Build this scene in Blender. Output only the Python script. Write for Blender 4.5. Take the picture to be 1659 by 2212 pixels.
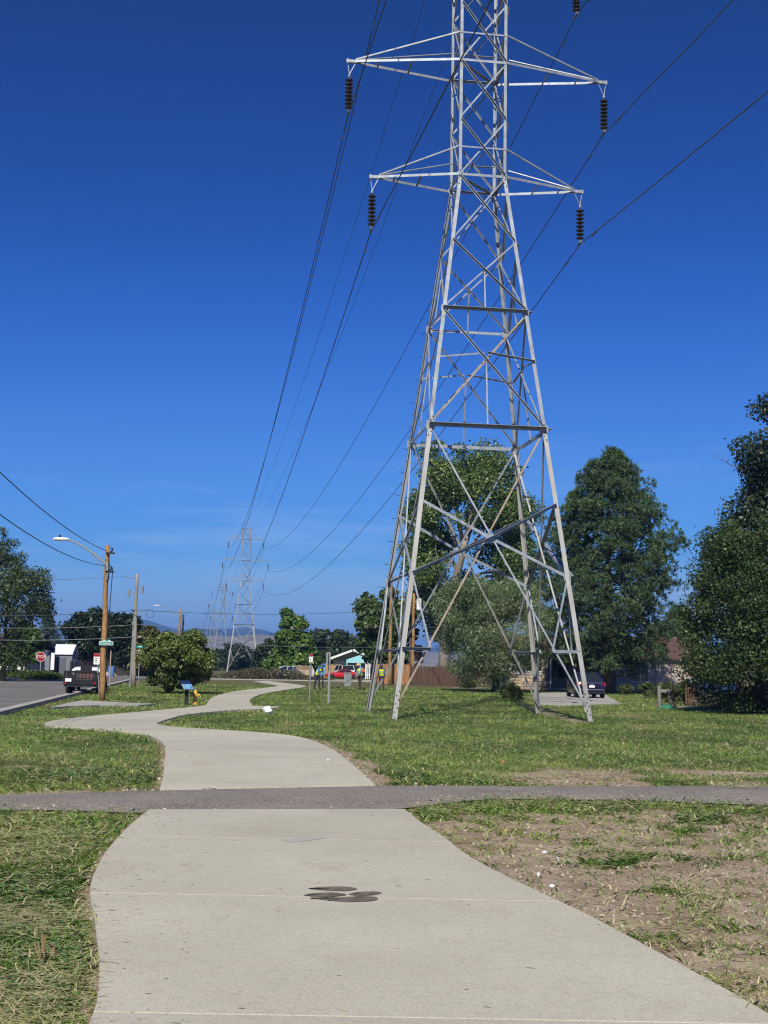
import bpy, math, random
import numpy as np
from mathutils import Vector, Matrix

random.seed(7); np.random.seed(7)
scene = bpy.context.scene
for o in list(bpy.data.objects): bpy.data.objects.remove(o)
C = scene.collection

# ------------------------------------------------------------------ camera
F_PX, IMG_W, IMG_H = 2750.0, 1659.0, 2212.0      # focal length and frame of the photograph, in the same pixels
PITCH, ROLL, EYE = 0.12086, 0.01851, 1.6
cam_d = bpy.data.cameras.new("camera"); cam = bpy.data.objects.new("camera", cam_d); C.objects.link(cam)
cam_d.sensor_fit = 'HORIZONTAL'; cam_d.sensor_width = 36.0; cam_d.lens = 36.0 * F_PX / IMG_W
cam_d.clip_start = 0.1; cam_d.clip_end = 60000
cam.matrix_world = Matrix.Translation((0, 0, EYE)) @ Matrix.Rotation(math.pi/2 + PITCH, 4, 'X') @ Matrix.Rotation(ROLL, 4, 'Z')
scene.camera = cam

# ------------------------------------------------------------------ sky, sun, exposure
SUN_EL, SUN_AZ = math.radians(43), math.radians(188)     # azimuth clockwise from +Y: straight behind the camera
world = bpy.data.worlds.new("World"); scene.world = world; world.use_nodes = True
wn = world.node_tree; wn.nodes.clear()
sky = wn.nodes.new("ShaderNodeTexSky"); sky.sky_type = 'NISHITA'; sky.sun_disc = False
sky.sun_elevation = SUN_EL; sky.sun_rotation = SUN_AZ
sky.altitude = 1600; sky.air_density = 1.0; sky.dust_density = 0.0; sky.ozone_density = 6.0
# response of the camera to the sky's brightness: deep, saturated blue (the same everywhere in the sky)
vm = wn.nodes.new("ShaderNodeVectorMath"); vm.operation = 'SCALE'; vm.inputs['Scale'].default_value = 0.085
hs = wn.nodes.new("ShaderNodeRGBCurve")
for ch, pts in enumerate((((0,0),(.076,.007),(.117,.020),(.19,.064),(.315,.125),(.42,.28),(.7,.5),(1,.7)),
                          ((0,0),(.152,.052),(.232,.124),(.35,.245),(.53,.395),(.64,.53),(.8,.65),(1,.8)),
                          ((0,0),(.18,.11),(.33,.29),(.455,.53),(.62,.745),(.8,.87),(.9,.9),(1,.93)))):
    cv = hs.mapping.curves[ch]
    for q in pts[1:-1]: cv.points.new(*q)
    cv.points[-1].location = pts[-1]; cv.points[0].location = pts[0]
hs.mapping.use_clip = False; hs.mapping.update()
vm2 = wn.nodes.new("ShaderNodeVectorMath"); vm2.operation = 'SCALE'; vm2.inputs['Scale'].default_value = 1/0.085
bg = wn.nodes.new("ShaderNodeBackground"); bg.inputs['Strength'].default_value = 0.085
wo = wn.nodes.new("ShaderNodeOutputWorld")
wn.links.new(sky.outputs[0], vm.inputs[0]); wn.links.new(vm.outputs[0], hs.inputs['Color']); wn.links.new(hs.outputs[0], vm2.inputs[0])
# a few thin cirrus streaks low over the horizon
tc = wn.nodes.new("ShaderNodeTexCoord"); mp = wn.nodes.new("ShaderNodeMapping"); mp.inputs['Scale'].default_value = (3.0, 3.0, 26.0)
mp.inputs['Rotation'].default_value = (0.05, 0.06, 0)
nz = wn.nodes.new("ShaderNodeTexNoise"); nz.inputs['Scale'].default_value = 1.6; nz.inputs['Detail'].default_value = 6; nz.inputs['Roughness'].default_value = 0.62
rp = wn.nodes.new("ShaderNodeMapRange"); rp.inputs['From Min'].default_value = 0.52; rp.inputs['From Max'].default_value = 0.8
sx = wn.nodes.new("ShaderNodeSeparateXYZ")
lo = wn.nodes.new("ShaderNodeMapRange"); lo.inputs['From Min'].default_value = 0.20; lo.inputs['From Max'].default_value = 0.04
mu = wn.nodes.new("ShaderNodeMath"); mu.operation = 'MULTIPLY'
mu2 = wn.nodes.new("ShaderNodeMath"); mu2.operation = 'MULTIPLY'; mu2.inputs[1].default_value = 0.42
mx = wn.nodes.new("ShaderNodeMix"); mx.data_type = 'RGBA'; mx.inputs['B'].default_value = (7.5, 8.6, 10.5, 1)
L = wn.links.new
L(tc.outputs['Generated'], mp.inputs['Vector']); L(mp.outputs[0], nz.inputs['Vector']); L(nz.outputs['Fac'], rp.inputs['Value'])
L(tc.outputs['Generated'], sx.inputs[0]); L(sx.outputs['Z'], lo.inputs['Value'])
L(rp.outputs[0], mu.inputs[0]); L(lo.outputs[0], mu.inputs[1]); L(mu.outputs[0], mu2.inputs[0])
L(mu2.outputs[0], mx.inputs['Factor']); L(vm2.outputs[0], mx.inputs['A']); L(mx.outputs['Result'], bg.inputs['Color'])
L(bg.outputs[0], wo.inputs['Surface'])
sun_d = bpy.data.lights.new("sun", 'SUN'); sun_d.energy = 5.0; sun_d.angle = math.radians(0.53); sun_d.color = (1.0, 0.955, 0.83)
sun = bpy.data.objects.new("sun", sun_d); C.objects.link(sun)
to_sun = Vector((math.sin(SUN_AZ)*math.cos(SUN_EL), math.cos(SUN_AZ)*math.cos(SUN_EL), math.sin(SUN_EL)))
sun.rotation_euler = to_sun.to_track_quat('Z', 'Y').to_euler(); sun.location = to_sun * 100
scene.view_settings.view_transform = 'Standard'; scene.view_settings.look = 'None'
scene.view_settings.exposure = 0.16; scene.view_settings.gamma = 1.0; scene.view_settings.use_curve_mapping = False
scene.cycles.max_bounces = 6; scene.cycles.transparent_max_bounces = 6; scene.cycles.volume_bounces = 0
scene.cycles.use_denoising = True; scene.cycles.pixel_filter_type = 'BLACKMAN_HARRIS'; scene.cycles.filter_width = 1.15

# ------------------------------------------------------------------ survey helpers: photo pixel -> place on the ground
_c, _s, _cr, _sr = math.cos(PITCH), math.sin(PITCH), math.cos(ROLL), math.sin(ROLL)
def ray(x, y):
    X, Y = x - IMG_W/2, y - IMG_H/2
    x2, y2 = X*_cr + Y*_sr, -X*_sr + Y*_cr
    return (x2/F_PX, _c + y2/F_PX*_s, _s - y2/F_PX*_c)
def G(x, y, z=0.0):                  # where the sight line through a pixel meets the level z
    d = ray(x, y); t = (z - EYE)/d[2]
    return Vector((d[0]*t, d[1]*t, z))
def A(x, y, Y):                      # the point of that sight line at depth Y
    d = ray(x, y); t = Y/d[1]
    return Vector((d[0]*t, Y, EYE + d[2]*t))
def S(px, Y): return px*Y/F_PX       # size in metres of a length in pixels at depth Y

# ------------------------------------------------------------------ mesh helpers
class MB:
    def __init__(self): self.v = []; self.f = []; self.m = []
    def add(self, vs, fs, mi=0):
        b = len(self.v); self.v += [tuple(p) for p in vs]; self.f += [tuple(b+i for i in f) for f in fs]; self.m += [mi]*len(fs); return self
    def box(self, x0, x1, y0, y1, z0, z1, mi=0, M=None):
        vs = [(x0,y0,z0),(x1,y0,z0),(x1,y1,z0),(x0,y1,z0),(x0,y0,z1),(x1,y0,z1),(x1,y1,z1),(x0,y1,z1)]
        if M is not None: vs = [M @ Vector(p) for p in vs]
        return self.add(vs, [(3,2,1,0),(4,5,6,7),(0,1,5,4),(1,2,6,5),(2,3,7,6),(3,0,4,7)], mi)
    def tube(self, pts, rad, n=6, mi=0, cap=True):
        pts = [Vector(p) for p in pts]; k = len(pts)
        if not hasattr(rad, '__len__'): rad = [rad]*k
        rings = []; prev = None
        for i, p in enumerate(pts):
            t = (pts[min(i+1,k-1)] - pts[max(i-1,0)]).normalized()
            if prev is None: a = t.orthogonal().normalized()
            else: a = (prev - t*prev.dot(t)).normalized()
            prev = a; b = t.cross(a)
            rings.append([p + (a*math.cos(2*math.pi*j/n) + b*math.sin(2*math.pi*j/n))*rad[i] for j in range(n)])
        vs = [q for r in rings for q in r]; fs = []
        for i in range(k-1):
            for j in range(n):
                fs.append((i*n+j, i*n+(j+1)%n, (i+1)*n+(j+1)%n, (i+1)*n+j))
        if cap: fs += [tuple(range(n))[::-1], tuple((k-1)*n+j for j in range(n))]
        return self.add(vs, fs, mi)
    def lathe(self, prof, n=12, mi=0, M=None, sx=1.0, sy=1.0):
        vs = []; fs = []; k = len(prof)
        for (r, z) in prof:
            for j in range(n):
                a = 2*math.pi*j/n; vs.append(Vector((r*math.cos(a)*sx, r*math.sin(a)*sy, z)))
        if M is not None: vs = [M @ v for v in vs]
        for i in range(k-1):
            for j in range(n): fs.append((i*n+j, i*n+(j+1)%n, (i+1)*n+(j+1)%n, (i+1)*n+j))
        fs += [tuple(range(n))[::-1], tuple((k-1)*n+j for j in range(n))]
        return self.add(vs, fs, mi)
    def prism(self, poly, z0, z1, mi=0, M=None):           # closed outline (x, y) raised from z0 to z1
        n = len(poly); vs = [Vector((p[0],p[1],z0)) for p in poly] + [Vector((p[0],p[1],z1)) for p in poly]
        if M is not None: vs = [M @ v for v in vs]
        return self.add(vs, [tuple(range(n))[::-1], tuple(range(n,2*n))] + [(i,(i+1)%n,n+(i+1)%n,n+i) for i in range(n)], mi)
    def loft(self, rings, mi=0, cap=True):
        n = len(rings[0]); k = len(rings); vs = [q for r in rings for q in r]
        fs = [(i*n+j, i*n+(j+1)%n, (i+1)*n+(j+1)%n, (i+1)*n+j) for i in range(k-1) for j in range(n)]
        if cap: fs += [tuple(range(n))[::-1], tuple((k-1)*n+j for j in range(n))]
        return self.add(vs, fs, mi)
    def mesh(self, name, mats, smooth=False):
        me = bpy.data.meshes.new(name); me.from_pydata(self.v, [], self.f)
        if not isinstance(mats, (list, tuple)): mats = [mats]
        for m in mats: me.materials.append(m)
        if len(mats) > 1: me.polygons.foreach_set('material_index', self.m)
        if smooth: me.polygons.foreach_set('use_smooth', [True]*len(self.f))
        me.update(); return me
    def build(self, name, mats, parent=None, smooth=False, **kw):
        return link(name, self.mesh(name, mats, smooth), parent, **kw)
def link(name, data, parent=None, loc=None, rotz=None, label=None, cat=None, group=None, kind=None, recentre=False):
    o = bpy.data.objects.new(name, data); C.objects.link(o)
    if parent is not None: o.parent = parent
    if loc is not None: o.location = loc
    if rotz is not None: o.rotation_euler = (0,0,rotz)
    if label: o['label'] = label
    if cat: o['category'] = cat
    if group: o['group'] = group
    if kind: o['kind'] = kind
    return o
def thing(name, loc, label, cat, rotz=0.0, group=None):
    return link(name, None, None, loc, rotz, label, cat, group)
def fast_mesh(name, verts, face_sizes, mat, col=None, mats=None):      # big leaf and grass meshes; faces index verts in order
    me = bpy.data.meshes.new(name); n = len(verts)
    me.vertices.add(n); me.vertices.foreach_set('co', np.ascontiguousarray(verts, dtype=np.float32).ravel())
    me.loops.add(n); me.loops.foreach_set('vertex_index', np.arange(n, dtype=np.int32))
    me.polygons.add(len(face_sizes)); st = np.concatenate([[0], np.cumsum(face_sizes)[:-1]]).astype(np.int32)
    me.polygons.foreach_set('loop_start', st)
    if col is not None:
        at = me.attributes.new('Col', 'FLOAT_COLOR', 'POINT')
        at.data.foreach_set('color', np.concatenate([col, np.ones((n,1))], 1).astype(np.float32).ravel())
    me.materials.append(mat); me.update(calc_edges=True); return me

# numpy value noise
def _h(ix, iy, seed):
    v = np.sin(ix*127.1 + iy*311.7 + seed*74.7)*43758.5453
    return v - np.floor(v)
def vnoise(x, y, seed=0):
    ix, iy = np.floor(x), np.floor(y); fx, fy = x-ix, y-iy
    fx = fx*fx*(3-2*fx); fy = fy*fy*(3-2*fy)
    a, b, c, d = _h(ix,iy,seed), _h(ix+1,iy,seed), _h(ix,iy+1,seed), _h(ix+1,iy+1,seed)
    return (a*(1-fx)+b*fx)*(1-fy) + (c*(1-fx)+d*fx)*fy
def fbm(x, y, oct=4, seed=0):
    s = 0; w = 0; a = 1.0
    for i in range(oct):
        s = s + a*vnoise(x*2**i, y*2**i, seed+i*13); w += a; a *= 0.55
    return s/w
def inside(px, py, poly):
    r = np.zeros(px.shape, bool); n = len(poly)
    for i in range(n):
        x0, y0 = poly[i][0], poly[i][1]; x1, y1 = poly[(i+1)%n][0], poly[(i+1)%n][1]
        if y0 == y1: continue
        c = ((y0 > py) != (y1 > py)) & (px < (x1-x0)*(py-y0)/(y1-y0) + x0)
        r ^= c
    return r
def dist_poly(px, py, poly, closed=True):
    d = np.full(px.shape, 1e9); n = len(poly)
    for i in range(n if closed else n-1):
        x0, y0 = poly[i][0], poly[i][1]; x1, y1 = poly[(i+1)%n][0], poly[(i+1)%n][1]
        dx, dy = x1-x0, y1-y0; l2 = dx*dx+dy*dy+1e-12
        t = np.clip(((px-x0)*dx+(py-y0)*dy)/l2, 0, 1)
        d = np.minimum(d, np.hypot(px-x0-t*dx, py-y0-t*dy))
    return d

# ------------------------------------------------------------------ materials
def mat(name, col, rough=0.7, metal=0.0, var=None, scale=3.0, detail=5.0, stretch=(1,1,1), bump=0.0, bscale=None, spec=0.35,
        speck=None, speck_scale=80.0, speck_amt=0.25, coat=0.0, lo=0.35, hi=0.65, local=False, bdist=0.01):
    m = bpy.data.materials.new(name); m.use_nodes = True; nt = m.node_tree; N = nt.nodes; K = nt.links.new
    b = N['Principled BSDF']; b.inputs['Roughness'].default_value = rough; b.inputs['Metallic'].default_value = metal
    b.inputs['Specular IOR Level'].default_value = spec; b.inputs['Coat Weight'].default_value = coat
    b.inputs['Base Color'].default_value = (*col, 1)
    if local: co = N.new('ShaderNodeTexCoord').outputs['Object']
    else: co = N.new('ShaderNodeNewGeometry').outputs['Position']
    mp = N.new('ShaderNodeMapping'); mp.inputs['Scale'].default_value = stretch; K(co, mp.inputs['Vector'])
    cur = None
    if var is not None:
        n = N.new('ShaderNodeTexNoise'); n.inputs['Scale'].default_value = scale; n.inputs['Detail'].default_value = detail; n.inputs['Roughness'].default_value = 0.6
        K(mp.outputs[0], n.inputs['Vector'])
        r = N.new('ShaderNodeMapRange'); r.inputs['From Min'].default_value = lo; r.inputs['From Max'].default_value = hi; K(n.outputs['Fac'], r.inputs['Value'])
        x = N.new('ShaderNodeMix'); x.data_type = 'RGBA'; x.inputs['A'].default_value = (*col,1); x.inputs['B'].default_value = (*var,1)
        K(r.outputs[0], x.inputs['Factor']); cur = x.outputs['Result']
    if speck is not None:
        n = N.new('ShaderNodeTexNoise'); n.inputs['Scale'].default_value = speck_scale; n.inputs['Detail'].default_value = 2; K(co, n.inputs['Vector'])
        r = N.new('ShaderNodeMapRange'); r.inputs['From Min'].default_value = 0.45; r.inputs['From Max'].default_value = 0.75
        r.inputs['To Max'].default_value = speck_amt; K(n.outputs['Fac'], r.inputs['Value'])
        x = N.new('ShaderNodeMix'); x.data_type = 'RGBA'; x.inputs['B'].default_value = (*speck,1)
        if cur is not None: K(cur, x.inputs['A'])
        else: x.inputs['A'].default_value = (*col,1)
        K(r.outputs[0], x.inputs['Factor']); cur = x.outputs['Result']
    if cur is not None: K(cur, b.inputs['Base Color'])
    if bump:
        n = N.new('ShaderNodeTexNoise'); n.inputs['Scale'].default_value = bscale or scale*4; n.inputs['Detail'].default_value = 4; K(mp.outputs[0], n.inputs['Vector'])
        bp = N.new('ShaderNodeBump'); bp.inputs['Strength'].default_value = bump; bp.inputs['Distance'].default_value = bdist; K(n.outputs['Fac'], bp.inputs['Height'])
        K(bp.outputs[0], b.inputs['Normal'])
    return m
def leafmat(name, trans=0.3, rough=0.45, spec=0.4):
    m = bpy.data.materials.new(name); m.use_nodes = True; nt = m.node_tree; N = nt.nodes; K = nt.links.new
    b = N['Principled BSDF']; b.inputs['Roughness'].default_value = rough; b.inputs['Specular IOR Level'].default_value = spec
    a = N.new('ShaderNodeAttribute'); a.attribute_name = 'Col'; K(a.outputs['Color'], b.inputs['Base Color'])
    t = N.new('ShaderNodeBsdfTranslucent'); g = N.new('ShaderNodeHueSaturation'); g.inputs['Value'].default_value = 1.25
    K(a.outputs['Color'], g.inputs['Color']); K(g.outputs[0], t.inputs['Color'])
    x = N.new('ShaderNodeMixShader'); x.inputs[0].default_value = trans
    K(b.outputs[0], x.inputs[1]); K(t.outputs[0], x.inputs[2]); K(x.outputs[0], N['Material Output'].inputs['Surface'])
    return m

STEEL  = mat('galvanised_steel', (0.345,0.375,0.41), 0.5, 0.4, var=(0.22,0.24,0.265), scale=3.5, speck=(0.50,0.52,0.55), speck_scale=14, bump=0.05)
STEELT = mat('weathered_galvanised_steel', (0.42,0.42,0.41), 0.6, 0.3, var=(0.33,0.315,0.285), scale=2.4, stretch=(1,1,0.3), speck=(0.5,0.5,0.49), speck_scale=12)
RUST   = mat('rust_stained_steel', (0.40,0.34,0.27), 0.7, 0.1, var=(0.27,0.18,0.12), scale=3.0, speck=(0.5,0.47,0.42), speck_scale=10)
BOLT   = mat('dark_bolt_steel', (0.06,0.06,0.06), 0.6, 0.4)
PORC   = mat('brown_glazed_porcelain', (0.035,0.022,0.018), 0.22, 0, spec=0.6)
CABLE  = mat('dark_weathered_conductor', (0.09,0.09,0.10), 0.6, 0.3)
CABLEL = mat('pale_cable_sheath', (0.42,0.43,0.44), 0.6)
def concrete(name):
    m = bpy.data.materials.new(name); m.use_nodes = True; nt = m.node_tree; N = nt.nodes; K = nt.links.new
    b = N['Principled BSDF']; b.inputs['Roughness'].default_value = 0.88; b.inputs['Specular IOR Level'].default_value = 0.2
    pos = N.new('ShaderNodeNewGeometry').outputs['Position']
    def noise(sc, det, ro=.6, st=(1,1,1)):
        mp = N.new('ShaderNodeMapping'); mp.inputs['Scale'].default_value = st; K(pos, mp.inputs['Vector'])
        n = N.new('ShaderNodeTexNoise'); n.inputs['Scale'].default_value = sc; n.inputs['Detail'].default_value = det; n.inputs['Roughness'].default_value = ro; K(mp.outputs[0], n.inputs['Vector']); return n.outputs['Fac']
    def mix(f, lo, hi, amt, a, col):
        r = N.new('ShaderNodeMapRange'); r.inputs['From Min'].default_value = lo; r.inputs['From Max'].default_value = hi; r.inputs['To Max'].default_value = amt; K(f, r.inputs['Value'])
        x = N.new('ShaderNodeMix'); x.data_type = 'RGBA'; x.inputs['B'].default_value = (*col,1); K(r.outputs[0], x.inputs['Factor'])
        if isinstance(a, tuple): x.inputs['A'].default_value = (*a,1)
        else: K(a, x.inputs['A'])
        return x.outputs['Result']
    c = mix(noise(0.55, 6), .35, .68, 1.0, (0.50,0.473,0.385), (0.425,0.398,0.318))
    c = mix(noise(1.3, 9, .72, (1,.5,1)), .56, .74, .55, c, (0.30,0.255,0.195))          # dust and tyre-borne soil
    c = mix(noise(16, 4), .5, .72, .35, c, (0.33,0.30,0.25))
    c = mix(noise(85, 2), .52, .70, .6, c, (0.24,0.215,0.175))
    c = mix(noise(60, 2), .56, .72, .5, c, (0.64,0.61,0.54))
    oi = N.new('ShaderNodeObjectInfo'); r = N.new('ShaderNodeMapRange'); r.inputs['To Min'].default_value = 0.92; r.inputs['To Max'].default_value = 1.06; K(oi.outputs['Random'], r.inputs['Value'])
    h = N.new('ShaderNodeHueSaturation'); K(r.outputs[0], h.inputs['Value']); K(c, h.inputs['Color']); K(h.outputs[0], b.inputs['Base Color'])
    bp = N.new('ShaderNodeBump'); bp.inputs['Strength'].default_value = .35; bp.inputs['Distance'].default_value = .004; K(noise(120, 4, .6, (1,.25,1)), bp.inputs['Height']); K(bp.outputs[0], b.inputs['Normal'])
    return m
CONC   = concrete('broom_finished_concrete')
CONC2  = mat('older_concrete', (0.42,0.40,0.36), 0.9, var=(0.33,0.31,0.28), scale=0.8, detail=7, speck=(0.25,0.23,0.2), speck_scale=40, spec=0.2)
GLINT   = mat('pale_joint_mortar', (0.54,0.51,0.43), 0.9, var=(0.34,0.32,0.26), scale=1.6, lo=.42, hi=.6)  # pale strip in each joint: sun glinting on the edges, put into the colour
ASPH   = mat('worn_trail_asphalt', (0.21,0.185,0.158), 0.92, var=(0.135,0.117,0.10), scale=0.7, detail=9, speck=(0.42,0.39,0.37), speck_scale=34, speck_amt=0.8, bump=0.5, bscale=110, spec=0.2, bdist=0.006)
ROAD   = mat('street_asphalt', (0.195,0.18,0.168), 0.9, var=(0.13,0.12,0.113), scale=0.35, detail=9, speck=(0.2,0.18,0.18), speck_scale=25, speck_amt=0.4, spec=0.25)
WOODP  = mat('ochre_pole_timber', (0.43,0.25,0.10), 0.8, var=(0.26,0.14,0.055), scale=2.2, stretch=(6,6,0.5), speck=(0.12,0.065,0.03), speck_scale=5, speck_amt=0.6, bump=0.3)
WOODG  = mat('grey_weathered_pole_timber', (0.36,0.31,0.25), 0.85, var=(0.21,0.17,0.13), scale=2.5, stretch=(6,6,0.4), bump=0.3)
CEDAR  = mat('orange_cedar_boards', (0.46,0.24,0.10), 0.75, var=(0.34,0.16,0.065), scale=2.0, stretch=(5,5,0.5))
CEDARL = mat('pale_cedar_boards', (0.52,0.35,0.19), 0.8, var=(0.40,0.25,0.13), scale=2.0, stretch=(5,5,0.5))
OLDW   = mat('dark_weathered_boards', (0.13,0.075,0.05), 0.85, var=(0.075,0.045,0.032), scale=1.8, stretch=(6,6,0.5))
GREYW  = mat('grey_weathered_wood', (0.27,0.25,0.23), 0.9, var=(0.17,0.155,0.14), scale=3, stretch=(6,6,0.5))
BARK   = mat('brown_bark', (0.14,0.11,0.085), 0.95, var=(0.07,0.055,0.042), scale=4, stretch=(4,4,0.8), bump=0.6, bdist=0.03)
BARKP  = mat('pale_cottonwood_bark', (0.36,0.31,0.25), 0.95, var=(0.22,0.19,0.15), scale=3, stretch=(4,4,0.7), bump=0.6, bdist=0.03)
WHITE  = mat('white_paint', (0.78,0.77,0.74), 0.6, var=(0.7,0.69,0.66), scale=1.0)
CREAM  = mat('cream_siding', (0.70,0.66,0.56), 0.7, var=(0.62,0.58,0.49), scale=1.0)
TURQ   = mat('turquoise_siding', (0.30,0.64,0.70), 0.7, var=(0.27,0.58,0.64), scale=1.0)
STUCCO = mat('mauve_grey_stucco', (0.46,0.37,0.34), 0.95, var=(0.40,0.32,0.295), scale=1.5, bump=0.2, bscale=40)
STUCCG = mat('light_grey_siding', (0.40,0.39,0.40), 0.9, var=(0.34,0.33,0.34), scale=1.0)
TANW   = mat('tan_brick_wall', (0.47,0.35,0.21), 0.9, var=(0.45,0.32,0.19), scale=1.4)
GREYM  = mat('blue_grey_board_siding', (0.20,0.22,0.27), 0.8, var=(0.15,0.165,0.2), scale=1.0)
ROOFG  = mat('charcoal_shingles', (0.075,0.075,0.085), 0.9, var=(0.05,0.05,0.055), scale=3)
ROOFB  = mat('brown_shingles', (0.11,0.065,0.055), 0.9, var=(0.08,0.045,0.04), scale=3)
ROOFW  = mat('white_metal_roof', (0.72,0.74,0.78), 0.45, 0.1)
GLASS  = mat('dark_window_glass', (0.02,0.025,0.03), 0.08, spec=0.8)
BLACK  = mat('black_painted_steel', (0.018,0.018,0.02), 0.45)
RUBBER = mat('tyre_rubber', (0.022,0.022,0.022), 0.85)
RIM    = mat('alloy_rim', (0.45,0.46,0.48), 0.35, 0.7)
GREEN  = mat('green_sign_sheeting', (0.0,0.24,0.20), 0.5)
REDS   = mat('red_sign_sheeting', (0.28,0.010,0.016), 0.5)
NAVY   = mat('navy_car_paint', (0.010,0.012,0.045), 0.25, spec=0.5, coat=0.7)
REDC   = mat('red_car_paint', (0.50,0.012,0.022), 0.3, coat=0.6)
WHITEC = mat('white_car_paint', (0.68,0.69,0.70), 0.3, coat=0.5)
BLUEC  = mat('blue_car_paint', (0.03,0.07,0.16), 0.3, coat=0.6)
REDL   = mat('tail_lamp_lens', (0.55,0.01,0.015), 0.2, spec=0.6)
CHROME = mat('chrome_trim', (0.55,0.56,0.58), 0.25, 0.8)
YELH   = mat('yellow_hydrant_paint', (0.70,0.42,0.07), 0.5, var=(0.62,0.35,0.05), scale=6)
VEST   = mat('hi_vis_yellow_cloth', (0.66,0.74,0.04), 0.8, var=(0.56,0.64,0.03), scale=10)
REFL   = mat('silver_reflective_tape', (0.6,0.6,0.56), 0.4)
SKIN   = mat('skin', (0.36,0.20,0.13), 0.6)
STRAW  = mat('straw_hat_weave', (0.58,0.42,0.21), 0.85, var=(0.46,0.32,0.15), scale=40)
DENIM  = mat('dark_navy_work_cloth', (0.022,0.026,0.04), 0.9, var=(0.035,0.04,0.055), scale=12)
DKCLO  = mat('charcoal_work_cloth', (0.035,0.033,0.032), 0.9, var=(0.055,0.05,0.048), scale=12)
BLUECL = mat('blue_shirt_cloth', (0.04,0.12,0.33), 0.85, var=(0.055,0.15,0.38), scale=12)
LBLUE  = mat('pale_blue_shirt_cloth', (0.22,0.31,0.46), 0.85, var=(0.17,0.25,0.4), scale=12)
GREYCL = mat('grey_shirt_cloth', (0.12,0.13,0.15), 0.85)
ORANGE = mat('orange_glove_rubber', (0.65,0.17,0.03), 0.7)
STONE  = [mat('stone_%s' % n, c, 0.95, var=tuple(k*0.75 for k in c), scale=6, bump=0.4, bscale=20) for n, c in
          (('tan',(0.42,0.33,0.23)),('cream',(0.52,0.45,0.34)),('rose',(0.38,0.26,0.2)),('grey',(0.3,0.28,0.25)))]
MORTAR = mat('dark_mortar', (0.16,0.14,0.12), 0.95)
PLAST  = mat('white_litter_plastic', (0.8,0.8,0.8), 0.5)
UTIL   = mat('grey_green_utility_paint', (0.22,0.24,0.24), 0.6)
BINB   = mat('dark_bin_plastic', (0.02,0.022,0.025), 0.5)
BLUEB  = mat('blue_bin_plastic', (0.08,0.2,0.5), 0.5)
LEAF   = leafmat('broad_leaves'); NEEDLE = leafmat('needles', 0.12, 0.55, 0.3); GRASSM = leafmat('grass_blades', 0.28, 0.6, 0.2)
# ================================================================== THE SETTING
def gp(*pts): return [G(x, y) for x, y in pts]
def resample(pts, n):
    pts = [Vector(p) for p in pts]; d = [0]
    for a, b in zip(pts, pts[1:]): d.append(d[-1] + (b-a).length)
    out = []; j = 0
    for i in range(n):
        t = d[-1]*i/(n-1)
        while j < len(pts)-2 and d[j+1] < t: j += 1
        k = (t-d[j])/max(d[j+1]-d[j], 1e-9); out.append(pts[j].lerp(pts[j+1], k))
    return out
def smooth(pts, it=2):                                   # corner cutting, end points kept
    pts = [Vector(p) for p in pts]
    for _ in range(it):
        q = [pts[0]]
        for a, b in zip(pts, pts[1:]): q += [a.lerp(b, .25), a.lerp(b, .75)]
        pts = q + [pts[-1]]
    return pts
p1L = gp((205,2320),(203,2212),(215.6,2107),(211,2051),(206,2009),(196,1953),(193,1928),(199,1897),(221,1852),(249,1818),(280,1785),(308,1762),(322,1752))
p1R = gp((1850,2305),(1659,2197),(1582,2151),(1438,2072),(1275,1983),(1150,1925),(1064,1883),(1002,1847),(964,1815),(940,1799),(908,1779),(888,1761),(866,1745))
p1L[0] = Vector((-1.15, 2.0, 0)); p1R[0] = Vector((2.35, 2.0, 0)); p1R.insert(1, Vector((2.15, 4.5, 0))); p1L.insert(1, Vector((-1.18, 4.5, 0)))
p2L = gp((345,1706),(352,1680),(356,1650),(358,1625),(353,1604),(324,1588),(250,1578),(155,1571),(104,1569),(90,1562.5),(130,1555),(202,1547),(288,1540),(360,1533),(430,1527),(450,1522.5))
p2R = gp((811,1697),(777,1666),(748,1641),(723,1623),(687,1605),(644,1592),(597,1586),(500,1579),(414,1574),(350,1569),(335,1564),(360,1555),(396,1545),(468,1537),(597,1530),(606,1527))
p3L = gp((446,1521.5),(450,1515),(454,1509),(474,1501),(510,1492.5),(566,1487),(603,1482.7),(590,1479),(560,1474),(546.5,1471.5))
p3R = gp((545,1524.5),(538,1515),(546.5,1506.5),(571.7,1498),(622,1489.7),(667,1483.5),(650,1480),(622,1476.5),(594,1473),(577,1471))
aFar = gp((-400,1722),(0,1716),(196,1711),(347,1705),(464,1703),(808,1696),(862,1695.5),(1246,1697),(1659,1696),(2100,1698))
aNear = gp((-400,1752),(0,1748),(126,1748.5),(320,1754),(464,1753),(864,1747),(905,1738),(1064,1724),(1342,1726),(1659,1737),(2100,1752))
path1 = p1L + p1R[::-1]; path2 = p2L + p2R[::-1]; path3 = p3L + p3R[::-1]; trail = aFar + aNear[::-1]
LDIR = Vector((-0.1415, 0.99, 0)).normalized(); LPERP = Vector((LDIR.y, -LDIR.x, 0))     # the line, the path and the street run this way
RA = Vector((-12.15, 40.0, 0))                                                            # right edge of the street asphalt
def rd(t, s): return RA + LDIR*t + LPERP*s                                                # metres along, metres to the right
street = [rd(-25,0.55), rd(60,0.55), rd(82,0.55), rd(88,2.5), rd(90,8), rd(101,8), rd(104,3), rd(108,.55), rd(330,.55), rd(330,-8), rd(-25,-8)]
cross = [rd(89.5,0.4), rd(89.5,60), rd(97.5,60), rd(97.5,0.4)]
pad = gp((150,1519),(178,1514.5),(250,1518),(336,1522),(300,1524.5),(215,1524.5),(150,1527),(105,1531))
drive = gp((1150,1507),(1168,1497),(1236,1496),(1262,1498),(1306,1500),(1342,1521),(1240,1524),(1160,1522))
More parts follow.
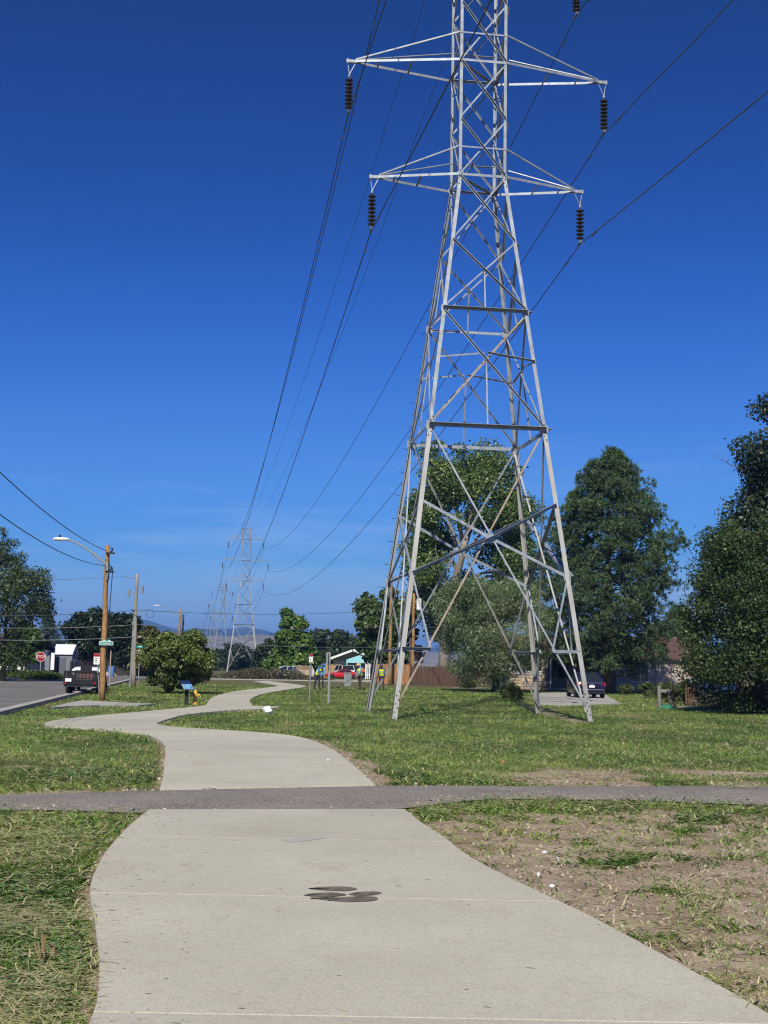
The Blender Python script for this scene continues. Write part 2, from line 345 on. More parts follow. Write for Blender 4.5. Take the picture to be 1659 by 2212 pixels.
drive2 = gp((437,1467),(428,1463),(452,1461.5),(484,1466.5))
PAVED = [path1, path2, path3, trail, street, cross, pad, drive, drive2]

def smoothstep(a, b, x):
    t = np.clip((x-a)/(b-a), 0, 1); return t*t*(3-2*t)
_nx = np.array([p.x for p in aNear]); _ny = np.array([p.y for p in aNear]); _fx = np.array([p.x for p in aFar]); _fy = np.array([p.y for p in aFar])
_rx = np.array([p.x for p in p1R]); _ry = np.array([p.y for p in p1R])
def bare(x, y):                                             # 1 = bare soil, 0 = full sward
    yn = np.interp(x, _nx, _ny); yf = np.interp(x, _fx, _fy)
    n1 = fbm(x*0.9, y*0.9, 4, 1); n2 = fbm(x*2.6+7, y*2.6, 3, 5); n3 = fbm(x*0.35, y*0.35, 3, 9)
    D = smoothstep(0.60, 0.80, n1)*0.55
    right = (x > np.interp(y, _ry, _rx)) & (y < yn)
    t = yn - y
    fr = smoothstep(0.9, 2.4, t + (n1-0.5)*3.2)*(0.97 - 0.30*smoothstep(3.2, 6, x))
    fr = fr*(1 - 0.9*smoothstep(0.60, 0.70, n2)*smoothstep(0.42, 0.6, n1))
    fr = np.where(t > 1.6, np.maximum(fr, 0.93*smoothstep(0.75, 0.25, dist_poly(x, y, p1R, False) + (n1-0.5)*0.7)), fr)
    D = np.where(right, np.maximum(fr, 0.12), D)
    s = y - yf
    beyond = (s > 0) & (x > 0.8)
    b2 = smoothstep(5.2, 1.2, s)*smoothstep(1.0, 2.6, x)*smoothstep(0.33, 0.52, n1)*0.95
    D = np.where(beyond, np.maximum(D, b2), D)
    lb = (s > 0) & (x < -2)
    D = np.where(lb, np.maximum(D, smoothstep(1.5, 0.2, s)*0.65), D)
    D = np.where((y > 40) & (x > 6), np.maximum(D, smoothstep(0.56, 0.68, n3)*0.75), D)
    e = np.minimum(np.minimum(dist_poly(x, y, path1), dist_poly(x, y, path2)), dist_poly(x, y, trail))
    D = np.maximum(D, smoothstep(0.15, 0.03, e - 0.08*(n2-0.5))*0.85)
    er = dist_poly(x, y, p2R[:6], False)
    D = np.maximum(D, smoothstep(0.55, 0.1, er + (n1-0.5)*0.6)*0.9)
    return np.clip(D, 0, 1)

# ---- ground: one sheet, fine near the camera, out to the foot of the mountains
def geo(a, b, r):
    o = [a]; st = r
    while o[-1] < b: o.append(o[-1]+st); st *= 1.28
    return o
ys = list(np.arange(1.0, 19, 0.11)) + list(np.arange(19, 60, 0.4)) + list(np.arange(60, 140, 2.0)) + geo(140, 16500, 4)
ys = [-y for y in geo(2, 16500, 3)][::-1] + ys
xs = list(np.arange(-7, 7.01, 0.11)) + geo(7.4, 16500, 0.4); xs = [-x for x in geo(7.4, 16500, 0.4)][::-1] + xs
gx, gy = np.meshgrid(np.array(xs), np.array(ys))
gz = -0.035 + 0.03*(fbm(gx*1.3, gy*1.3, 4, 3)-0.5) + 0.02*(fbm(gx*6, gy*6, 2, 4)-0.5)
gz = np.where(np.hypot(gx, gy) > 150, -0.06, gz)
nv = gx.size; w_, h_ = len(xs), len(ys)
idx = np.arange(nv).reshape(h_, w_)
quads = np.stack([idx[:-1,:-1], idx[:-1,1:], idx[1:,1:], idx[1:,:-1]], -1).reshape(-1, 4)
me = bpy.data.meshes.new('ground'); me.vertices.add(nv)
me.vertices.foreach_set('co', np.stack([gx, gy, gz], -1).astype(np.float32).ravel())
me.loops.add(quads.size); me.loops.foreach_set('vertex_index', quads.astype(np.int32).ravel())
me.polygons.add(len(quads)); me.polygons.foreach_set('loop_start', (np.arange(len(quads))*4).astype(np.int32))
bd = np.where(np.hypot(gx, gy) < 120, bare(gx.ravel(), gy.ravel()).reshape(gx.shape), 0.25)
at = me.attributes.new('bare', 'FLOAT', 'POINT'); at.data.foreach_set('value', bd.astype(np.float32).ravel())
me.polygons.foreach_set('use_smooth', [True]*len(quads)); me.update(calc_edges=True)
gm = bpy.data.materials.new('soil_and_sward'); gm.use_nodes = True; nt = gm.node_tree; N = nt.nodes; K = nt.links.new
b = N['Principled BSDF']; b.inputs['Roughness'].default_value = 0.95; b.inputs['Specular IOR Level'].default_value = 0.15
geo_n = N.new('ShaderNodeNewGeometry'); att = N.new('ShaderNodeAttribute'); att.attribute_name = 'bare'
def nnoise(sc, det, seed=0):
    n = N.new('ShaderNodeTexNoise'); n.inputs['Scale'].default_value = sc; n.inputs['Detail'].default_value = det; n.inputs['Roughness'].default_value = 0.65
    K(geo_n.outputs['Position'], n.inputs['Vector']); return n.outputs['Fac']
def cmix(fac, a, bb, lo=0.35, hi=0.65):
    r = N.new('ShaderNodeMapRange'); r.inputs['From Min'].default_value = lo; r.inputs['From Max'].default_value = hi; K(fac, r.inputs['Value'])
    x = N.new('ShaderNodeMix'); x.data_type = 'RGBA'
    for s_, v_ in (('A', a), ('B', bb)):
        if isinstance(v_, tuple): x.inputs[s_].default_value = (*v_, 1)
        else: K(v_, x.inputs[s_])
    K(r.outputs[0], x.inputs['Factor']); return x.outputs['Result']
soil = cmix(nnoise(1.7, 8), (0.235,0.17,0.115), (0.385,0.305,0.225), 0.38, 0.62)
soil = cmix(nnoise(38, 3), soil, (0.56,0.48,0.385), 0.55, 0.75)
soil = cmix(nnoise(70, 2), soil, (0.11,0.078,0.05), 0.56, 0.72)
sward = cmix(nnoise(0.8, 6), (0.075,0.085,0.028), (0.15,0.125,0.06), 0.4, 0.62)
sward = cmix(nnoise(24, 4), sward, (0.25,0.21,0.11), 0.5, 0.75)
K(cmix(att.outputs['Fac'], sward, soil, 0.25, 0.6), b.inputs['Base Color'])
bp = N.new('ShaderNodeBump'); bp.inputs['Strength'].default_value = 0.7; bp.inputs['Distance'].default_value = 0.03; K(nnoise(22, 6), bp.inputs['Height']); K(bp.outputs[0], b.inputs['Normal'])
me.materials.append(gm)
link('ground', me, kind='structure')

# ---- concrete path in slabs, joints between them
def slabs(name, Lp, Rp, nseg, z0=-0.09, z1=0.02, label=None, first_cuts=None):
    root = link(name, None, kind='structure')
    a, b_ = smooth(Lp), smooth(Rp)
    n = nseg*6 + 1; a, b_ = resample(a, n), resample(b_, n)
    cuts = first_cuts or [i*6 for i in range(nseg+1)]
    glint_mb = MB()
    for c0, c1 in zip(cuts, cuts[1:]):
        la, lb = a[c0:c1+1], b_[c0:c1+1]
        d0 = ((la[1]-la[0]).normalized())*0.003; d1 = ((la[-1]-la[-2]).normalized())*0.003
        la = [la[0]+d0] + la[1:-1] + [la[-1]-d1]; lb = [lb[0]+d0] + lb[1:-1] + [lb[-1]-d1]
        m = MB(); k = len(la); bev = 0.007
        def ins(p, q): return p + (q-p).normalized()*bev
        topL = [ins(p, q) for p, q in zip(la, lb)]; topR = [ins(q, p) for p, q in zip(la, lb)]
        vs = []
        for i in range(k):
            for p, z in ((la[i], z0), (la[i], z1-0.01), (topL[i], z1), (topR[i], z1), (lb[i], z1-0.01), (lb[i], z0)): vs.append((p.x, p.y, z))
        fs = [(i*6+j, i*6+j+1, (i+1)*6+j+1, (i+1)*6+j) for i in range(k-1) for j in range(5)]
        fs += [tuple(range(6)), tuple((k-1)*6+j for j in range(6))[::-1]]
        m.add(vs, fs); m.build('slab', CONC, root)
    for c in cuts[1:-1]:
        p, q = a[c], b_[c]; t = (a[c+1]-a[c-1]).normalized()*0.004
        glint_mb.add([(p-t)+Vector((0,0,z1-.003)), (q-t)+Vector((0,0,z1-.003)), (q+t)+Vector((0,0,z1-.003)), (p+t)+Vector((0,0,z1-.003))], [(0,1,2,3)])
    if len(cuts) > 2: glint_mb.build('joint_glint_strip', GLINT, root)
    return root
# first stretch: joints square across at their surveyed distances
def path1_slabs():
    root = link('concrete_path', None, kind='structure')
    a, b_ = smooth(p1L), smooth(p1R)
    ax, ay = [p.x for p in a], [p.y for p in a]; bx, by = [p.x for p in b_], [p.y for p in b_]
    glint_mb = MB(); z0, z1 = -0.09, 0.02
    js = [2.0, 3.05, 6.02, 9.02, 11.95, 14.6]
    def cut(pts, y0, y1): 
        xs_ = [p.x for p in pts]; ys_ = [p.y for p in pts]
        mid = [(x, y) for x, y in zip(xs_, ys_) if y0 < y < y1]
        return [(float(np.interp(y0, ys_, xs_)), y0)] + mid + [(float(np.interp(y1, ys_, xs_)), y1)]
    for j0, j1 in zip(js, js[1:]):
        last = j1 == js[-1]
        lo, hi = j0+0.004, j1-0.004
        l, r = cut(a, lo, min(hi, ay[-1]) if last else hi), cut(b_, lo, min(hi, by[-1]) if last else hi)
        poly = l + r[::-1]
        cx_ = sum(p[0] for p in poly)/len(poly); cy_ = sum(p[1] for p in poly)/len(poly)
        n = len(poly)
        def off(p): 
            v = Vector((cx_-p[0], cy_-p[1])); v.normalize(); return (p[0]+v.x*0.006, p[1]+v.y*0.006)
        top = [off(p) for p in poly]
        vs = [(p[0],p[1],z0) for p in poly] + [(p[0],p[1],z1-0.01) for p in poly] + [(p[0],p[1],z1) for p in top]
        fs = [tuple(range(2*n,3*n))] + [(i,(i+1)%n,n+(i+1)%n,n+i) for i in range(n)] + [(n+i,n+(i+1)%n,2*n+(i+1)%n,2*n+i) for i in range(n)]
        MB().add(vs, fs).build('slab', CONC, root)
        if j0 > 2.5:
            xl, xr = float(np.interp(j0, ay, ax)), float(np.interp(j0, by, bx))
            glint_mb.add([(xl+.03,j0-.004,z1-.004),(xr-.03,j0-.004,z1-.004),(xr-.03,j0+.004,z1-.004),(xl+.03,j0+.004,z1-.004)], [(0,1,2,3)])
    glint_mb.build('joint_glint_strip', GLINT, root)
path1_slabs()
slabs('concrete_path', p2L, p2R, 10); slabs('concrete_path', p3L, p3R, 14)
def sheet(name, poly, z, m, z0=None, kind='structure', wob=0.0):
    pts = [Vector(p) for p in poly]
    mb = MB(); mb.prism([(p.x, p.y) for p in pts], z0 if z0 is not None else z-0.09, z); return mb.build(name, m, kind=kind)
tf = resample(smooth(aFar), 160); tn = resample(smooth(aNear), 160)
for k_, e_ in enumerate((tf, tn)):
    for i_, p in enumerate(e_):
        p.y += 0.26*(float(fbm(np.array(p.x*1.9+k_*9), np.array(3.3), 4, 8))-0.5)*(0.12 if -2.3 < p.x < 0.3 else 1.0)
m_ = MB(); vs_ = []
for p, q in zip(tf, tn):
    for j in range(5):
        r_ = p.lerp(q, j/4); vs_.append((r_.x, r_.y, 0.012 + 0.012*math.sin(math.pi*j/4) - (0.02 if j in (0,4) else 0)))
m_.add(vs_, [(i*5+j, i*5+j+1, (i+1)*5+j+1, (i+1)*5+j) for i in range(159) for j in range(4)])
m_.build('asphalt_trail', ASPH, smooth=True, kind='structure')
sheet('street', street, 0.0, ROAD); sheet('side_street', cross, 0.004, ROAD)
sheet('sidewalk', pad, 0.03, CONC2); sheet('driveway', drive, 0.02, CONC2); sheet('walkway', drive2, 0.02, CONC2)
# kerb and gutter along the street
def strip(name, t0, t1, s0, s1, z, m, z0=-0.1, n=12):
    a = [rd(t0+(t1-t0)*i/n, s0) for i in range(n+1)]; b2 = [rd(t0+(t1-t0)*i/n, s1) for i in range(n+1)]
    return sheet(name, a + b2[::-1], z, m, z0)
strip('gutter', -25, 84, 0.0, 0.62, 0.006, CONC2); strip('kerb', -25, 84, 0.62, 0.78, 0.11, CONC2)
strip('gutter', -25, 330, -7.9, -8.4, 0.006, CONC2); strip('kerb', -25, 330, -8.4, -8.56, 0.12, CONC2)
strip('sidewalk', -25, 330, -8.56, -9.9, 0.10, CONC2)
sheet('kerb', [rd(89.2,2), rd(89.2,60), rd(89.05,60), rd(89.05,2)], 0.11, CONC2); sheet('kerb', [rd(97.6,2), rd(97.6,60), rd(97.75,60), rd(97.75,2)], 0.12, CONC2)

# ---- mountains: ridges with depth, from the skyline of the photograph
def ridge(name, sky_pts, Y, depth, m, rough, seed, z0=-5):
    xs_ = np.array([A(x, y, Y).x for x, y in sky_pts]); zs_ = np.array([A(x, y, Y).z for x, y in sky_pts])
    X = np.linspace(xs_[0], xs_[-1], 220); R = np.interp(X, xs_, zs_)
    R = R + (fbm(X/ (depth*0.10), X*0+seed, 4, seed)-0.5)*rough*np.clip(R/ max(R.max(),1), 0.25, 1)
    nd = 26; vs = []; 
    for j in range(nd):
        t = (j/(nd-1))*2-1; prof = math.cos(t*math.pi/2)**0.85
        y = Y + t*depth
        no = (fbm(X/(depth*0.13)+11, X*0 + j*0.42+seed, 4, seed+3)-0.5)
        z = R*prof*(1 + no*0.55*(1-prof)) + z0*(1-prof)
        for i in range(len(X)): vs.append((X[i]*(y/Y), y, z[i] if j not in (0, nd-1) else z0))
    w = len(X)
    mb = MB(); mb.add(vs, [(j*w+i, j*w+i+1, (j+1)*w+i+1, (j+1)*w+i) for j in range(nd-1) for i in range(w-1)])
    return mb.build(name, m, smooth=True, kind='structure')
FOREST = mat('far_pine_forest', (0.020,0.032,0.032), 0.95, var=(0.05,0.06,0.05), scale=0.004, detail=8)
SCRUB = mat('dry_foothill_grass', (0.27,0.225,0.165), 0.95, var=(0.13,0.12,0.09), scale=0.02, detail=8)
ridge('mountains', [(-1300,1390),(-700,1372),(-300,1380),(-60,1372),(40,1368),(110,1352),(125,1349),(165,1353),(210,1356),(250,1346),(285,1339),(300,1337),(325,1342),(360,1354),(395,1363),(430,1358),(470,1360),(530,1356),(560,1359),(585,1367),(606,1372),(700,1390),(900,1398),(1300,1410),(2200,1420),(3000,1428)], 6600, 1100, FOREST, 13, 5)
ridge('mountains', [(200,1398),(330,1385),(380,1366),(420,1361),(445,1359),(470,1364),(505,1372),(540,1376),(600,1385),(800,1405),(1100,1420)], 5200, 650, FOREST, 11, 8)
ridge('foothills', [(-1200,1408),(-300,1404),(0,1400),(200,1396),(330,1385),(410,1377),(470,1374),(560,1371),(620,1374),(700,1388),(800,1402),(1000,1414),(1500,1424),(2600,1440)], 2900, 480, SCRUB, 7, 2)
# ================================================================== PYLONS AND CONDUCTORS
T1 = Vector((3.15, 44.14, 0)); TROT = 0.1398
ZH = dict(S=2.19, X1=4.65, X0=7.08, H2=9.66, M=11.75, H1=13.85, H0=16.42, A1=18.92, T1=19.94, B1=21.02, A2=23.18, T2=24.21, B2=25.4, A3=27.66, T3=28.68, TOP=29.9)
def hw(z): return 3.252 - (3.252-0.857)*z/18.92 if z < 18.92 else 0.857
CORN = {'FL':(-1,-1),'FR':(1,-1),'BR':(1,1),'BL':(-1,1)}
FACES = [('FL','FR'),('FR','BR'),('BR','BL'),('BL','FL')]
def corner(c, z): a, b2 = CORN[c]; return Vector((a*hw(z), b2*hw(z), z))
def fpt(fc, s, z):
    a, b2 = corner(fc[0], z), corner(fc[1], z); return a.lerp(b2, (s+1)/2)
def fnorm(fc):
    a, b2 = CORN[fc[0]], CORN[fc[1]]; return Vector(((a[0]+b2[0])/2, (a[1]+b2[1])/2, 0.0))
def angle(mb, a, b2, f1, f2, w, t=None, mi=0, w2=None):
    t = t or max(0.012, w*0.11); ax = (b2-a).normalized()
    f1 = (f1 - ax*f1.dot(ax)).normalized(); f2 = (f2 - ax*f2.dot(ax) - f1*f2.dot(f1)).normalized()
    w2 = w2 or w; sec = [(0,0),(w,0),(w,t),(t,t),(t,w2),(0,w2)]
    vs = [a + f1*u + f2*v for u, v in sec] + [b2 + f1*u + f2*v for u, v in sec]
    mb.add(vs, [(5,4,3,2,1,0),(6,7,8,9,10,11)] + [(i,(i+1)%6,6+(i+1)%6,6+i) for i in range(6)], mi)
def pylon_members():
    """every steel member of the lattice: (part name, mesh builder, material)"""
    out = []
    def face_member(name, fc, p0, p1, w, style, m=STEEL, off=0.0):
        if fc == FACES[3]: style = 'B'; w *= .8
        n = fnorm(fc); a, b2 = fpt(fc, *p0), fpt(fc, *p1)
        ax = (b2-a).normalized(); t = n.cross(ax).normalized()
        if t.z < 0 or (abs(t.z) < 1e-4 and t.x < 0): t = -t
        o = n*((0.004 if style == 'D' else -0.03) + off); mb = MB()
        heel = t*(w/2)
        angle(mb, a+o+heel, b2+o+heel, -t, n if style == 'D' else -n, w, w2=w*1.7 if style == 'D' else w)
        out.append((name, mb, m))
    Z = ZH
    for fi, fc in enumerate(FACES):
        fr = fi == 0
        R = RUST if fi == 0 else STEELT
        face_member('diagonal_brace', fc, (-.93,Z['H2']-.15), (.985,0.25), .056, 'B' if fi in (0,1) else 'D', STEEL, -.02)
        face_member('diagonal_brace', fc, (.93,Z['H2']-.15), (-.985,0.25), .056, 'B', R, -.11)
        face_member('cross_brace', fc, (-.97,Z['X0']), (0,(Z['X0']+Z['X1'])/2+.02), .095, 'B' if fi in (0,1,2) else 'D')
        face_member('cross_brace', fc, (0,(Z['X0']+Z['X1'])/2+.02), (.97,Z['X1']), .095, 'B' if fi in (0,1,2) else 'D')
        face_member('cross_brace', fc, (.97,Z['X0']), (0,(Z['X0']+Z['X1'])/2-.02), .095, 'D')
        face_member('cross_brace', fc, (0,(Z['X0']+Z['X1'])/2-.02), (-.97,Z['X1']), .095, 'D')
        # knee struts and stubs near the feet, meeting the long diagonal
        xc = (Z['X0']+Z['X1'])/2
        for s in (-1, 1):
            k = (xc - Z['S'])/xc; sp = s*k*hw(0)/hw(Z['S'])*0.985
            face_member('knee_strut', fc, (s*.97,Z['X1']-.05), (sp,Z['S']), .056, 'B', STEEL, .012)
            face_member('stub_strut', fc, (s*.99,Z['S']), (sp,Z['S']), .10, 'B' if (s > 0 or fi != 0) else 'D', STEEL, .03)
        face_member('horizontal_brace', fc, (-.99,Z['H2']), (.99,Z['H2']), .12, 'D', STEEL, .012)
        face_member('horizontal_brace', fc, (-.99,Z['H1']), (.99,Z['H1']), .095, 'D', STEEL, .012)
        zc = (Z['H2']*hw(Z['H1'])+Z['H1']*hw(Z['H2']))/(hw(Z['H1'])+hw(Z['H2']))
        zc = Z['H1'] - (Z['H1']-Z['H2'])*hw(Z['H1'])/(hw(Z['H1'])+hw(Z['H2']))
        face_member('diagonal_brace', fc, (-.95,Z['H1']-.1), (.95,Z['H2']+.1), .058, 'D' if fi != 1 else 'B')
        face_member('diagonal_brace', fc, (.95,Z['H1']-.1), (-.95,Z['H2']+.1), .056, 'B', RUST if fi == 0 else STEEL, -.03)
        face_member('vertical_hanger', fc, (0,zc), (0,Z['H2']), .05, 'B', STEEL, .03)
        face_member('redundant_brace', fc, (-.98,zc), (-.03,zc+.22), .055, 'B' if fi in (0,2) else 'D', STEEL, .02)
        face_member('redundant_brace', fc, (.98,zc), (.03,zc+.22), .055, 'D', STEEL, .02)
        zd = Z['H0'] - (Z['H0']-Z['H1'])*hw(Z['H0'])/(hw(Z['H0'])+hw(Z['H1']))
        face_member('diagonal_brace', fc, (-.95,Z['H0']), (.95,Z['H1']+.1), .058, 'D')
        face_member('diagonal_brace', fc, (.95,Z['H0']), (-.95,Z['H1']+.1), .056, 'B', STEEL, -.03)
        face_member('vertical_hanger', fc, (0,zd), (0,Z['H1']), .045, 'B', STEEL, .03)
        for z0, z1 in (('H0','A1'),('A1','B1'),('B1','A2'),('A2','B2'),('B2','A3'),('A3','TOP')):
            face_member('diagonal_brace', fc, (-.94,Z[z1]-.05), (.94,Z[z0]+.05), .058, 'D')
            face_member('diagonal_brace', fc, (.94,Z[z1]-.05), (-.94,Z[z0]+.05), .056, 'B', STEEL, -.03)
        for z in ('A1','A2','A3','TOP'): face_member('horizontal_brace', fc, (-.99,Z[z]), (.99,Z[z]), .085, 'B', STEEL, .045)
        if fi in (0, 2):
            for z in ('T1','T2','T3'): face_member('horizontal_brace', fc, (-.99,Z[z]), (.99,Z[z]), .05, 'B', STEEL, .045)
    for fc in FACES:                                                       # gusset plates where members meet
        n = fnorm(fc); u = (corner(fc[1], 0)-corner(fc[0], 0)).normalized()
        for s_, z_, r_ in ((0,(Z['X0']+Z['X1'])/2,.15),(-.96,Z['H2'],.16),(.96,Z['H2'],.16),(-.95,Z['H1'],.13),(.95,Z['H1'],.13),(-.92,Z['A1'],.12),(.92,Z['A1'],.12),(-.97,Z['X1'],.13),(.97,Z['X1'],.13)):
            p = fpt(fc, s_, z_) - n*.014; mb = MB(); q = [p + u*a*r_ + Vector((0,0,b_*r_)) for a, b_ in ((-.8,-1),(.8,-1),(1,0),(.8,1),(-.8,1),(-1,0))]
            mb.add(q + [v - n*.01 for v in q], [(0,1,2,3,4,5),(11,10,9,8,7,6)] + [(i,(i+1)%6,6+(i+1)%6,6+i) for i in range(6)]); out.append(('gusset_plate', mb, STEEL))
    for z in ('A1','A2','A3','H1','H2'):                                  # plan bracing
        mb = MB(); a, b2 = corner('FL', Z[z]-.06), corner('BR', Z[z]-.06); angle(mb, a, b2, Vector((0,0,-1)), Vector((1,-1,0)), .07)
        if z in ('A1','A2','A3'): out.append(('plan_brace', mb, STEEL))
    for c, (a_, b_) in CORN.items():                                      # legs: three splices each
        for z0, z1, w, m in ((0-.15,9.66,.15,STEELT),(9.66,18.92,.128,STEEL),(18.92,29.9,.105,STEEL)):
            mb = MB(); angle(mb, corner(c, z0), corner(c, z1), Vector((-a_,0,0)), Vector((0,-b_,0)), w, .02); out.append(('leg', mb, m))
        mb = MB()                                                         # bolted splice and foot plates
        for zz in (9.66, 18.92, .55):
            p = corner(c, zz)
            for k in range(6):
                for (ux, uy, nx, ny) in ((-a_,0,0,b_),(0,-b_,a_,0)):
                    q = corner(c, zz - .36 + k*.13) + Vector((ux,uy,0))*(.05+.07*(k%2)) + Vector((nx,ny,0))*.008
                    mb.box(q.x-.017, q.x+.017, q.y-.017, q.y+.017, q.z-.017, q.z+.017)
        out.append(('bolts', mb, BOLT))
    mb = MB()
    z = 3.2; k = 0
    while z < 29:                                                         # step bolts up one leg
        p = corner('BL', z); d = Vector((-1,0,0)) if k % 2 else Vector((0,1,0))
        mb.tube([p, p+d*.17, p+d*.18+Vector((0,0,.03))], .011, 5); z += .42; k += 1
    out.append(('step_bolts', mb, BOLT))
    return out
def add_crossarms(root, full=True):
    tips = []
    for lev, arm in (('A1',3.84),('A2',4.75),('A3',3.70)):
        z, zt = ZH[lev], ZH['T'+lev[1]]
        for s in (-1, 1):
            tip = Vector((s*arm, 0, z)); cs = ('FL','BL') if s < 0 else ('FR','BR')
            ca = None
            parts = []
            for i, c in enumerate(cs):
                a = corner(c, z); yb = CORN[c][1]
                mb = MB(); angle(mb, a+Vector((0,yb*.02,.05)), tip+Vector((-s*.2,yb*.045,.05)), Vector((0,0,-1)), Vector((0,1,0)), .09); parts.append(('crossarm_chord', mb, STEEL))
                mb = MB(); angle(mb, corner(c, zt), tip+Vector((-s*.25,yb*.03,.06)), Vector((0,-yb,0)), Vector((0,0,1)), .05); parts.append(('crossarm_tie', mb, STEEL))
            for k in (.42, .72):
                p, q = corner(cs[0], z).lerp(tip, k), corner(cs[1], z).lerp(tip, k)
                mb = MB(); angle(mb, p, q, Vector((0,0,-1)), Vector((s,0,0)), .06); parts.append(('crossarm_strut', mb, STEEL))
            mb = MB(); mb.box(min(tip.x-s*.3,tip.x+s*.1), max(tip.x-s*.3,tip.x+s*.1), -.05, .05, z-.055, z+.05); mb.box(tip.x+s*.05-.02, tip.x+s*.05+.02, -.06, .06, z-.1, z+.08); parts.append(('crossarm_end_plate', mb, STEEL))
            for nm, mb, m in parts: mb.build(nm, m, root)
            tips.append((tip, s, lev))
    return tips
DISC = None
def insulator(root, tip, s):
    global DISC
    if DISC is None:
        mb = MB(); mb.lathe([(.028,-.075),(.03,-.045),(.115,-.055),(.148,-.040),(.15,-.026),(.10,.0),(.045,.02),(.04,.05),(.03,.072)], 14); DISC = mb.mesh('insulator_disc', PORC, True)
    top = tip + Vector((0,0,-.12)); hang = tip + Vector((-s*.02,0,-.50))
    mb = MB()
    mb.tube([tip+Vector((s*.05,0,-.05)), hang], .014, 5); mb.tube([tip+Vector((-s*.24,0,-.05)), hang], .014, 5)
    bot = hang + Vector((0,0,-1.42)); mb.tube([hang+Vector((0,0,.03)), bot], .02, 6); mb.tube([hang, hang+Vector((0,0,-.1))], .045, 8)
    mb.tube([bot+Vector((0,-.22,-.05)), bot+Vector((0,-.1,0)), bot+Vector((0,.1,0)), bot+Vector((0,.22,-.05))], .05, 6); mb.tube([bot+Vector((0,0,.12)), bot+Vector((0,0,-.04))], .05, 6)
    st = mb.build('insulator_string', STEEL, root)
    for k in range(8): link('insulator_disc', DISC, st, loc=hang+Vector((0,0,-.20-k*.146)))
    return bot + Vector((0,0,-.05))
members = pylon_members()
PYL_POS = [(Vector((33.6,-172,0)), None), (T1, 'tall galvanised lattice pylon standing on the grass beside the path'),
           (A(522.5,1470,266), 'second lattice pylon down the line, rising left of the conical tree'),
           (A(474.5,1455,456), 'third lattice pylon down the line, smaller and just left of the second'),
           (A(456,1450,641), 'fourth lattice pylon down the line, tiny above the rounded bush'),
           (A(443.5,1446,970), 'farthest faint lattice pylon, leftmost of the receding line')]
attach = []      # conductor points per pylon
def attach_points(pos):
    Mx = Matrix.Translation(Vector((pos.x,pos.y,0))) @ Matrix.Rotation(TROT, 4, 'Z'); r = []
    for lev, arm in (('A1',3.84),('A2',4.75),('A3',3.70)):
        for s in (-1,1): r.append(Mx @ Vector((s*arm-s*.02, 0, ZH[lev]-1.97)))
    for s in (-1,1): r.append(Mx @ Vector((s*.857, 0, ZH['TOP']+.15)))
    return r
merged = None
for i, (pos, lab) in enumerate(PYL_POS):
    pos = Vector((pos.x, pos.y, 0)); attach.append(attach_points(pos))
    if lab is None: continue
    root = thing('transmission_pylon', pos, lab, 'pylon', TROT, 'pylons of the transmission line')
    if i <= 2:
        if i == 1:
            cache = []
            for nm, mb, m in members:
                o = mb.build(nm, m, root); cache.append(o)
                if nm in ('bolts','step_bolts'): o['kind'] = 'stuff'
            n0 = len(root.children); tips = add_crossarms(root); cache += [c for c in root.children if c not in cache]
            for tip, s, lev in tips: insulator(root, tip, s)
        else:
            for o in cache:
                if o.name.startswith(('bolts','step_bolts')): continue
                c = o.copy(); C.objects.link(c); c.parent = root
            for tip, s, lev in tips: insulator(root, tip, s)
    else:
        if merged is None:
            mb = MB()
            for nm, q, m in members:
                if nm in ('bolts','step_bolts'): continue
                mb.add(q.v, q.f)
            merged = mb.mesh('lattice_body', STEEL)
            ma = MB()
            tmp = []
            for lev, arm in (('A1',3.84),('A2',4.75),('A3',3.70)):
                for s in (-1,1):
                    tip = Vector((s*arm,0,ZH[lev])); cs = ('FL','BL') if s < 0 else ('FR','BR')
                    for c in cs:
                        ma.tube([corner(c, ZH[lev]), tip], .06, 4); ma.tube([corner(c, ZH['T'+lev[1]]), tip], .04, 4)
            arms = ma.mesh('crossarms', STEEL)
            mi_ = MB(); mi_.tube([(0,0,-.4),(0,0,-1.9)], .11, 6); insm = mi_.mesh('insulator_string', PORC)
        link('lattice_body', merged, root); link('crossarms', arms, root)
        for lev, arm in (('A1',3.84),('A2',4.75),('A3',3.70)):
            for s in (-1,1): link('insulator_string', insm, root, loc=(s*arm,0,ZH[lev]))
def span(a, b2, sag, n=26):
    return [a.lerp(b2, i/n) - Vector((0,0,4*sag*(i/n)*(1-i/n))) for i in range(n+1)]
WLAB = ['lower conductor on the left arms of the pylons','lower conductor on the right arms of the pylons','middle conductor on the left arms of the pylons','middle conductor on the right arms of the pylons',
        'upper conductor on the left arms of the pylons','upper conductor on the right arms of the pylons','thin shield wire along the left side of the pylon tops','thin shield wire along the right side of the pylon tops']
SAG = [5.2, 5.2, 4.2, 4.2, 8.0]
